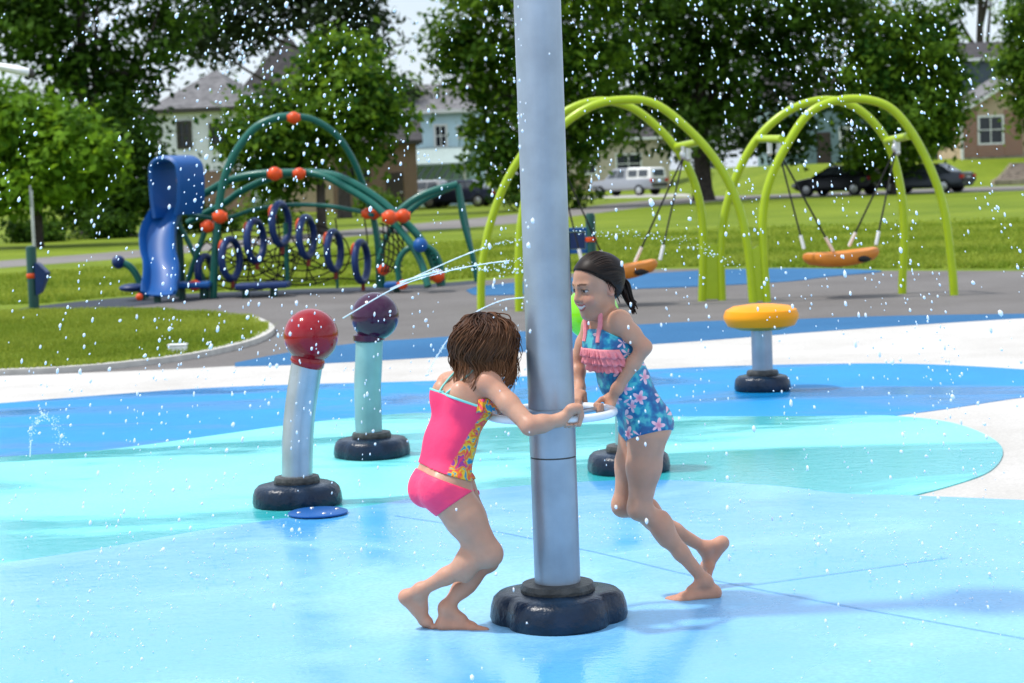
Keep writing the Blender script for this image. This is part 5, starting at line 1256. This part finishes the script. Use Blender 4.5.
# mint trim round the top edge and crossed back straps
def loop_on(F, c, nrm, off, n=48, tilt=None):
    nrm = unit(nrm); u = unit(np.cross(nrm, (0, 0, 1)) if abs(nrm[2]) < .95 else np.cross(nrm, (1, 0, 0))); v = np.cross(nrm, u); r_ = []
    for a in np.linspace(0, 2 * math.pi, n + 1)[:-1]:
        d = u * math.cos(a) + v * math.sin(a); r_.append(c + d * (F.march(c, d, .2) + off))
    return r_
trim = [q + ax_ * .033 * max(-.2, min(1, ((q - chs) @ f) / .07)) for q in loop_on(torso_L, topc, top_n, .006)]
MB().tube([Vector(q) for q in trim], .0042, 8, closed=True).build('trim', M['teal_trim'], L_root)
def surf_path(F, pts, off):
    r_ = []
    for (q, d) in pts: d = unit(d); r_.append(Vector(q + d * (F.march(q, d, .2) + off)))
    return catmull(r_, 6)
for s_, e_ in ((1, 1), (-1, -1)):
    pth = surf_path(torso_L, [(chs + lat * s_ * .02 + ax_ * .024, -(f - ax_ * (f @ ax_))), (chs + lat * .032 * s_ + ax_ * .05, -f), (chs + lat * .045 * e_ + ax_ * .072, -f * .8 + ax_ * .5), (chs + lat * .05 * e_ + ax_ * .06, ax_ + f * .05), (chs + lat * .05 * e_ + ax_ * .04, f + ax_ * .4), (chs + lat * .045 * e_ + ax_ * .02, f)], .0045)
    MB().tube(pth, .0036, 8).build('strap', M['teal_trim'], L_root)
# ruffle along the front of the top's chest
def ruffle(F, c, axis, fwd, side, a0, a1, drop, out_, waves, name, mt, root, n=90):
    rows = []; axis = unit(axis)
    for j in range(5):
        k = j / 4; row = []
        for i in range(n):
            a = a0 + (a1 - a0) * i / (n - 1); d = unit(fwd * math.cos(a) + side * math.sin(a)); r_ = F.march(c, d, .2)
            wv = math.sin(waves * a * 2) * .006 * k + math.sin(waves * a * 3.3 + 1) * .003 * k
            row.append(Vector(c + d * (r_ + .0085 + out_ * k + wv) - axis * (drop * k + .003 * k * math.sin(waves * a * 1.3))))
        rows.append(row)
    return MB().grid(rows).build(name, mt, root, solid=.0018)
o = ruffle(torso_L, topc + ax_ * .008, ax_, f, lat, R(-75), R(100), .045, .016, 14, 'chest_ruffle', M['hotpink'], L_root)
a = o.data.attributes.new('tint', 'FLOAT', 'POINT'); a.data.foreach_set('value', np.ones(len(o.data.vertices), np.float32))
# hair: a cap and hundreds of wavy locks
cap = FL.blank(); cap.ell(HL.w(-.012, 0, .034), np.array((.100, .083, .088)) * HL.sc, HL.axes(), .01); cap.ell(HL.w(-.03, 0, -.01), np.array((.080, .078, .075)) * HL.sc, HL.axes(), .02)
hair = thing  # (kept simple: cap and locks are one mesh)
Vc, Qc = cap.mesh(1)
g = np.random.default_rng(4); paths, rads, tints = [], [], []
ctr = HL.w(-.012, 0, .02); EA = np.array([HL.f, HL.l, HL.u]); ER = np.array((.103, .088, .098)) * HL.sc
def push(p, k=1.0):
    q = EA @ (p - ctr); d = np.linalg.norm(q / ER)
    if d < k: q = q / max(d, 1e-5) * k
    return ctr + EA.T @ q
for i in range(105):        # guide locks, each with a handful of strands that wave together
    th = math.acos(1 - g.uniform(0, 1) * .78); ph = g.uniform(-math.pi, math.pi)
    d = np.array((math.sin(th) * math.cos(ph) - .12, math.sin(th) * math.sin(ph), math.cos(th)))
    if d[0] > .62 and d[2] < .5: continue
    ln0 = g.uniform(.19, .245) * (1 - .12 * th) * (1 - .62 * max(0, d[0]) + .16 * max(0, -d[0])); ph0, fq, am0 = 2 * ph + th + g.normal(0, .8), g.uniform(46, 56), g.uniform(.012, .019); lay0 = g.uniform(1.0, 1.13); tn0 = np.clip(g.normal(.3, .22), 0, 1)
    for j in range(15):
        p = ctr + EA.T @ (unit(d + g.normal(0, .085, 3)) * ER * g.uniform(1.0, 1.03)); pts = [p]; ln = ln0 * g.uniform(.74, 1.08); n_ = 24; lay = lay0 + g.uniform(-.02, .04) + (g.uniform(.04, .15) if j >= 13 else 0)
        sd_ = unit(np.cross(p - ctr, (0, 0, 1)))
        for k in range(n_):
            rad_ = unit(p - ctr); gdir = np.array((0, 0, -1.0)); tdir = gdir - rad_ * (gdir @ rad_) * (.85 if (gdir @ rad_) < 0 else .15)
            if k < 4: tdir = tdir + unit(rad_ - HL.u * (rad_ @ HL.u) + 1e-3) * (.7 - .17 * k)
            p = push(p + unit(tdir) * ln / n_, 1.005 + (lay - .985) * min(1, k / 7) + .02 * k / n_); pts.append(p)
        am = am0 * g.uniform(.8, 1.2); phj = ph0 + g.normal(0, .25)
        pts = [q + sd_ * math.sin(phj + fq * ln * k / n_) * am * min(1, k / 9) + unit(q - ctr) * math.cos(phj + fq * ln * k / n_) * am * .6 * min(1, k / 9) for k, q in enumerate(pts)]
        r0 = g.uniform(.0016, .0032); paths.append(pts); rads.append([r0 * (.7 if k == 0 else 1) * (1 - .85 * (k / n_) ** 1.8) for k in range(n_ + 1)])
        tints.append(np.clip(tn0 + g.normal(0, .1), 0, 1))
mbh = MB(); mbh.v = [tuple(x) for x in Vc]; mbh.f = [tuple(q) for q in Qc]; tt = [.05] * len(Vc)
for p_, r_, t_ in zip(paths, rads, tints):
    b_ = len(mbh.v); mbh.tube([Vector(x) for x in catmull([Vector(x) for x in p_], 2)], list(np.interp(np.linspace(0, 1, 2 * (len(p_) - 1) + 1), np.linspace(0, 1, len(p_)), r_)), 6)
    m_ = len(mbh.v) - b_; tt += list(np.clip(t_ * .7 + np.linspace(0, .85, m_) ** 1.6, 0, 1))
o = mbh.build('hair', HAIR_L, L_root, auto=80); a = o.data.attributes.new('tint', 'FLOAT', 'POINT'); a.data.foreach_set('value', np.array(tt, np.float32))

# ---------------------------------------------------------------- girl in blue, right
R_root = thing('person', 'smiling girl with wet dark ponytail in a blue flowered swimsuit with coral ruffles', 'person', G(690, 602, .022))
f = unit((-math.cos(R(28)), -math.sin(R(28)), 0)); lat = unit((-f[1], f[0], 0)); lat = np.array((-f[1], f[0], 0))        # lat: her left, towards us
pel, wa, chs = J(643, 416, 6.79), J(624, 378, 6.77), J(610, 346, 6.76)
sL, sR = J(620, 321, 6.665), J(593, 325, 6.86); nb = J(606, 314, 6.76); hc = J(598, 286, 6.74)
hL, hR = J(647, 434, 6.745), J(638, 432, 6.86)
kL, aL = J(640, 508, 6.77), J(705, 581, 6.83); heL, baL, toL = J(714, 592.5, 6.84), J(684, 597.5, 6.825), J(671, 600.5, 6.82)
kR, aR = J(624, 505, 6.88), J(705, 548, 7.01); heR, baR, toR = J(722, 543, 7.03), J(708, 566, 7.02), J(705, 577, 7.01)
allp = np.array([pel, hc, sR, sL, kR, aR, heR, toL, toR, heL, RC + [.02, .24, 0], RC + [.25, -.15, 0]])
FR = SDF(allp.min(0) - [.12, .14, .035], allp.max(0) + [.10, .12, .14], H_)
core = FR
for s_ in (-1, 1):
    core.cone(pel + lat * s_ * .038, wa + lat * s_ * .032, .064, .055, .04); core.cone(wa + lat * s_ * .034, chs + lat * s_ * .040, .055, .060, .04)
    core.cone(chs + lat * s_ * .042, nb + lat * s_ * .05 - np.array((0, 0, .035)), .062, .043, .04)
core.cone(sR - np.array((0, 0, .004)), sL - np.array((0, 0, .004)), .033, .033, .03); core.cone(nb - np.array((0, 0, .015)), hc - f * .024 - np.array((0, 0, .035)), .031, .030, .02)
core.cone(nb + lat * .03 + np.array((0, 0, -.008)), sL, .031, .034, .025); core.cone(nb - lat * .03 + np.array((0, 0, -.008)), sR, .031, .034, .025)
for s_ in (-1, 1): core.ell(pel - f * .032 + lat * s_ * .036 + np.array((0, 0, -.028)), (.054, .054, .056), None, .03)
core.ell(wa + f * .03 + np.array((0, 0, -.01)), (.05, .06, .06), None, .04)
leg(core, hL, kL, aL, .071, f); leg(core, hR, kR, aR, .068, f)
torso_R = core.clone()
foot_sdf(FR, aL, heL, baL, toL, lat); foot_sdf(FR, aR, heR, baR, toR, -lat)
C1, t1, d1 = ringpt(.176, .107); eL = J(644, 347, 6.64); wL = J(617, 389, 6.665)
FR.chain([sL, sL * .5 + eL * .5, eL], [.0325, .030, .0255], .014); FR.chain([eL, eL * .62 + wL * .38, wL], [.0255, .024, .0175], .014); hand_sdf(FR, wL, C1, t1, unit(wL - C1) + d1 * .6, 1)
C2, t2, d2 = ringpt(.088, .193); eR = J(577, 362, 6.89); wR = J(579.5, 388, 6.83)
FR.chain([sR, sR * .5 + eR * .5, eR], [.034, .031, .027], .014); FR.chain([eR, eR * .62 + wR * .38, wR], [.027, .0255, .018], .014); hand_sdf(FR, wR, C2, t2, d2 * .6 + np.array((0, 0, 1.)), -1)
hf = unit((-math.cos(R(30)), -math.sin(R(30)), 0)); pt_ = R(12)
HR = Head(hc, hf * math.cos(pt_) + np.array((0, 0, -1)) * math.sin(pt_), np.array((0, 0, 1)) * math.cos(pt_) + hf * math.sin(pt_), .97); HR.build(FR)
HAIRLINE = lambda x: np.interp(x, [-.11, -.05, -.02, .0, .018, .035, .055, .078, .1], [-.085, -.075, -.035, .020, .034, .054, .068, .084, .10])
def colR(V):
    C_ = np.tile(SK, (len(V), 1)); k = np.clip((.30 - V[:, 2]) / .25, 0, 1)[:, None]; C_ = C_ * (1 - .2 * k) + RED * 1.1 * .2 * k
    for q in (kR, kL, eR, eL, heR, heL, toR, toL, baR, baL): a = np.exp(-((V - q) ** 2).sum(1) / .03 ** 2)[:, None] * .4; C_ = C_ * (1 - a) + RED * a
    HR.paint(V, C_); q = HR.loc(V); e_ = HAIRLINE(q[:, 0]) - q[:, 2] + .004 * np.sin(q[:, 1] * 900) * np.sin(q[:, 0] * 700); a = (np.clip(1 - e_ / .011, 0, 1) * .75 * (np.linalg.norm(q, axis=1) < .16) * (q[:, 0] > -.03) * (q[:, 2] > .0))[:, None]; C_ = C_ * (1 - a) + np.array((.03, .018, .012)) * a; return C_
person_mesh('body', FR, R_root, SKIN, colR)
ax_ = unit(chs - pel); upw = np.array((0, 0, 1.))
tc_ = chs + ax_ * .045
def fn_one(p):
    fwd_ = (p - chs) @ f; sd_ = (p - chs) @ lat
    a = (p - tc_) @ unit(ax_ + f * -.25) - .030 * np.clip(fwd_ / .06, -1.6, 1) + .35 * np.maximum(np.abs(sd_) - .035, 0)
    dL, dR = unit(kL - hL), unit(kR - hR); side = (p - (hL + hR) / 2) @ lat
    b = np.where(side > 0, (p - hL) @ unit(dL + lat * .45 - f * .12) - .006, (p - hR) @ unit(dR - lat * .45 - f * .12) - .006)
    return np.maximum(a, b)
person_mesh('swimsuit', clip_region(FR, torso_R, .005, fn_one), R_root, M['flower'])
for k in range(3):
    ruffle(torso_R, chs + ax_ * (-.004 - .027 * k) , ax_, f, lat, R(-78), R(74), .034, .013, 16 + k, 'ruffle', M['coral'], R_root)
for s_ in (1, -1):
    pth = surf_path(torso_R, [(chs + lat * .045 * s_ + ax_ * .02, f), (chs + lat * .044 * s_ + ax_ * .045, f), (chs + lat * .05 * s_ + ax_ * .062, f * .7 + ax_ * .6), (chs + lat * .052 * s_ + ax_ * .06, ax_ - f * .1), (chs + lat * .045 * s_ + ax_ * .045, -f + ax_ * .4), (chs + lat * .03 * s_ + ax_ * .01, -f)], .0045)
    rows = [[p - Vector(lat) * .010, p + Vector(lat) * .010] for p in pth]
    MB().tube(pth, .0095, 8).build('strap', M['coral'], R_root)
# wet hair combed back into a ponytail
cap = FR.blank(); cap.ell(HR.w(-.010, 0, .032), np.array((.0955, .078, .0845)), HR.axes(), .01); cap.ell(HR.w(-.045, 0, -.005), np.array((.045, .056, .054)), HR.axes(), .02)
def fn_hair(p):
    q = HR.loc(p.reshape(-1, 3)); x, y, z = q.T
    ln = np.interp(x, [-.11, -.05, -.02, .0, .018, .035, .055, .078, .1], [-.085, -.075, -.035, .020, .034, .054, .068, .084, .10])
    tie = np.arctan2(y, z + .0); return ((ln - z) * .75).reshape(p.shape[:-1])
cap = clip_region(FR, cap, 0.0, fn_hair)
Vc, Qc = cap.mesh(1)
mbh = MB(); mbh.v = [tuple(x) for x in Vc]; mbh.f = [tuple(q) for q in Qc]; tt = [.2] * len(Vc)
g = np.random.default_rng(9); tie = HR.w(-.104, 0, -.006)
def hpush(q, k): 
    q = np.array(q); c0 = np.array((-.010, 0, .032)); e = np.array((.0955, .078, .0845)); d = np.linalg.norm((q - c0) / e); return c0 + (q - c0) / d * k
for i in range(130):
    a = g.uniform(-1, 1); y0 = .078 * math.sin(a * 1.5); z0 = np.interp(abs(a), [0, .45, .75, 1], [.083, .062, .03, -.01]); x0 = np.interp(abs(a), [0, .45, .75, 1], [.072, .052, .02, -.02])
    p0 = hpush((x0, y0, z0), 1.0); p2 = hpush((-.10, y0 * .12, -.0), 1.02); pm = hpush((p0 + p2) / 2 + np.array((0, y0 * .35, .035 * (1 - abs(a)))), 1.015 + g.uniform(0, .02)); pm1 = hpush((p0 + pm) / 2, 1.012); pm2 = hpush((p2 + pm) / 2, 1.015)
    b_ = len(mbh.v); mbh.tube(catmull([Vector(HR.w(*x)) for x in (p0, pm1, pm, pm2, p2)], 4), list(np.interp(np.linspace(0, 1, 17), [0, .15, 1], [.0008, .0026, .003])), 5); tt += [g.uniform(0, 1)] * (len(mbh.v) - b_)
for i in range(26):        # loose wet strands at the temple and nape
    x0 = g.uniform(-.03, .03); z0 = float(HAIRLINE(x0)) + .004; p0 = HR.w(*hpush((x0, .075, z0), 1.0)); ln = g.uniform(.02, .055); e = p0 - HR.u * ln - HR.f * ln * g.uniform(.2, .9); d_ = unit(HR.l); b_ = len(mbh.v)
    mbh.tube(catmull([Vector(p0), Vector((p0 + e) / 2 + d_ * .004), Vector(e + d_ * g.uniform(-.004, .004))], 4), list(np.linspace(.0016, .0006, 9)), 4); tt += [.3] * (len(mbh.v) - b_)
tail_end = J(634, 308, 6.79)
for i in range(46):
    o_ = g.normal(0, 1, 3) * .007; p0 = tie + o_ * .6; md1 = J(624, 285, 6.78) + o_ * 1.2; md2 = J(628, 297, 6.79) + o_; e = tail_end + o_ * .8 + np.array((0, 0, g.uniform(-.02, .02)))
    b_ = len(mbh.v); mbh.tube(catmull([Vector(x) for x in (p0, md1, md2, e)], 5), list(np.linspace(.005, .0018, 16)), 5); tt += [g.uniform(0, .8)] * (len(mbh.v) - b_)
o = mbh.build('hair', HAIR_R, R_root, auto=80); a = o.data.attributes.new('tint', 'FLOAT', 'POINT'); a.data.foreach_set('value', np.array(tt, np.float32))
MB().lathe([(.014, -.006), (.017, 0), (.014, .006)], Vector(tie), 16, axis=Vector(-HR.f)).build('hair_tie', M['navy'], R_root)
# ================================================================== WATER
def water_mat(name, a=.9, em=0):
    mt, n, b = new_mat(name); L = n.links.new
    b.inputs['Base Color'].default_value = (.9, .95, 1, 1); b.inputs['Roughness'].default_value = .12; b.inputs['IOR'].default_value = 1.33; b.inputs['Transmission Weight'].default_value = .08  # white base colour stands in for the bright sky refracted by the water
    t = nd(n, 'ShaderNodeBsdfTranslucent'); t.inputs['Color'].default_value = (.9, .95, 1, 1); ms = nd(n, 'ShaderNodeMixShader'); ms.inputs[0].default_value = .25
    L(b.outputs[0], ms.inputs[1]); L(t.outputs[0], ms.inputs[2]); L(ms.outputs[0], n.nodes['Material Output'].inputs['Surface'])
    return mt
M['water'] = water_mat('water_drop'); M['jet'] = water_mat('water_jet')
ico = bmesh.new(); bmesh.ops.create_icosphere(ico, subdivisions=1, radius=1); IV = np.array([v.co[:] for v in ico.verts]); IF = np.array([[v.index for v in f_.verts] for f_ in ico.faces]); ico.free()
def drops(pos, vel, rad):
    n = len(pos); d = vel / np.maximum(np.linalg.norm(vel, axis=1, keepdims=True), 1e-6); st = 1 + np.clip(np.linalg.norm(vel, axis=1) * .12, 0, .9)
    along = (IV @ np.eye(3))[None] * rad[:, None, None]; pr = (along * d[:, None, :]).sum(-1, keepdims=True)
    v = along + d[:, None, :] * pr * (st - 1)[:, None, None] + pos[:, None, :]
    v = pos[:, None, :] + (v - pos[:, None, :]) * g.uniform(.7, 1.3, (n, 1, 3)) * g.uniform(.82, 1.18, (n, len(IV), 1))
    fcs = IF[None] + (np.arange(n) * len(IV))[:, None, None]
    return v.reshape(-1, 3), fcs.reshape(-1, 3)
g = np.random.default_rng(21); PO, VE, RA = [], [], []
top = np.array(pb) + np.array((0, 0, 2.74))
for s_ in range(110):       # streams leaving the spray head, breaking into strings of drops
    az = 2 * math.pi * (s_ + g.uniform(-.3, .3)) / 110; vh = g.uniform(1.4, 2.95); vz = g.uniform(-.4, 1.5); sw = g.normal(0, .25)
    o_ = np.array((math.cos(az), math.sin(az), 0)); tg = np.array((-o_[1], o_[0], 0)); tt = 0.12
    while tt < 1.05:
        tt += abs(g.normal(0, .006)) + (g.uniform(.0, .05) if g.uniform() < .2 else .003)
        v = o_ * vh + tg * sw + np.array((0, 0, vz - 9.81 * tt)); sp = .004 + (.014 if s_ % 5 < 3 else .06) * tt ** 1.8
        p = top + o_ * .25 + (o_ * vh + tg * sw) * tt + np.array((0, 0, vz * tt - 4.905 * tt * tt)) + g.normal(0, 1, 3) * sp
        if p[2] < .04: break
        PO.append(p); VE.append(v); RA.append(.0016 + g.gamma(2, .00072))
for i in range(550):        # stray drops
    az = g.uniform(0, 2 * math.pi); vh = g.uniform(.3, 2.9); t = g.uniform(.15, .95); vz = g.uniform(-.5, 1.2); o_ = np.array((math.cos(az), math.sin(az), 0))
    p = top + o_ * (.3 + vh * t) + np.array((0, 0, vz * t - 4.905 * t * t))
    if p[2] > .05: PO.append(p); VE.append(o_ * vh + np.array((0, 0, vz - 9.81 * t))); RA.append(.0015 + g.gamma(2, .0009))
for i in range(1500):       # splash where the streams land
    az = g.uniform(0, 2 * math.pi); r_ = g.normal(1.75, .35); p = np.array(pb) + np.array((math.cos(az) * r_, math.sin(az) * r_, .0 + abs(g.normal(0, .018)))); PO.append(p); VE.append(np.array((0, 0, .5))); RA.append(.0012 + g.gamma(2, .0007))
PO, VE, RA = np.array(PO), np.array(VE), np.clip(np.array(RA), .001, .0056)
# keep clear of the lens
k = (PO[:, 1] > 4.6) & ~((PO[:, 1] < 6.0) & (PO[:, 2] < .75) & (g.uniform(0, 1, len(PO)) < .6)); PO, VE, RA = PO[k], VE[k], RA[k]
EX = [[], [], []]
def jet(label, pts, r0, r1, brk=.6, seed=1, cat='water jet', group=None):
    """a thin stream that frays into drops along its way"""
    c = catmull([P(*q) for q in pts], 14); gg = np.random.default_rng(seed); n = len(c); m_ = int(n * brk)
    mb = MB(); mb.tube(c[:m_], [(r0 + (r1 - r0) * i / n) * (1 + .22 * gg.normal() * min(1, i / 20)) for i in range(m_)], 7)
    po, ve, ra = [], [], []
    for i in range(max(0, m_ - 6), n - 1):
        for q in range(3):
            t = gg.uniform(); p = c[i].lerp(c[i + 1], t); po.append(np.array(p) + gg.normal(0, 1, 3) * (.004 + .02 * (i - m_ + 6) / n)); ve.append(np.array(c[i + 1] - c[i]) * 8); ra.append(abs(gg.normal(0, 1)) * r1 * .5 + .0015)
    EX[0] += po; EX[1] += ve; EX[2] += ra
    o = mb.build('water_jet', M['jet']); return tag(o, label, cat, group)
jet('water jet arcing up from the red ball towards the silver pole', [(343, 318, 9.5), (395, 288, 9.2), (440, 273, 9.0), (490, 263, 8.8), (545, 258, 8.6)], .003, .0028, .85, 1)
jet('water jet rising from the purple ball and passing behind the silver pole', [(390, 289, 10.8), (430, 270, 10.8), (478, 250, 10.8), (525, 238, 10.8), (580, 232, 10.8), (640, 236, 10.8), (695, 246, 10.8), (740, 268, 10.8)], .003, .004, .32, 2)
jet('faint nearly level water jet right of the purple ball', [(400, 282, 10.7), (440, 271, 10.4), (480, 267, 10.2), (522, 273, 10)], .005, .006, .35, 3)
jet('thin water arc falling behind the girl in pink', [(528, 297, 9.4), (500, 301, 9.4), (470, 316, 9.4), (449, 338, 9.4), (436, 358, 9.4)], .003, .0025, 1.0, 4)
jet('small dotted water arc from the ground at the left of the pad', [(30, 457, 10.3), (32, 432, 10.3), (40, 416, 10.3), (50, 418, 10.3), (58, 432, 10.3), (62, 446, 10.3)], .003, .003, .15, 5)
jet('short spurt of water above the blue paint between purple bollard and girl', [(428, 372, 12), (436, 358, 12), (444, 346, 12)], .0022, .002, 1.0, 6)
PO = np.concatenate([PO, np.array(EX[0])]); VE = np.concatenate([VE, np.array(EX[1])]); RA = np.concatenate([RA, np.array(EX[2])])
v, f_ = drops(PO, VE, RA)
tag(np_mesh('water_spray', v, f_, M['water'], smooth=True), 'white water drops raining down all round the silver pole', 'water', kind='stuff')
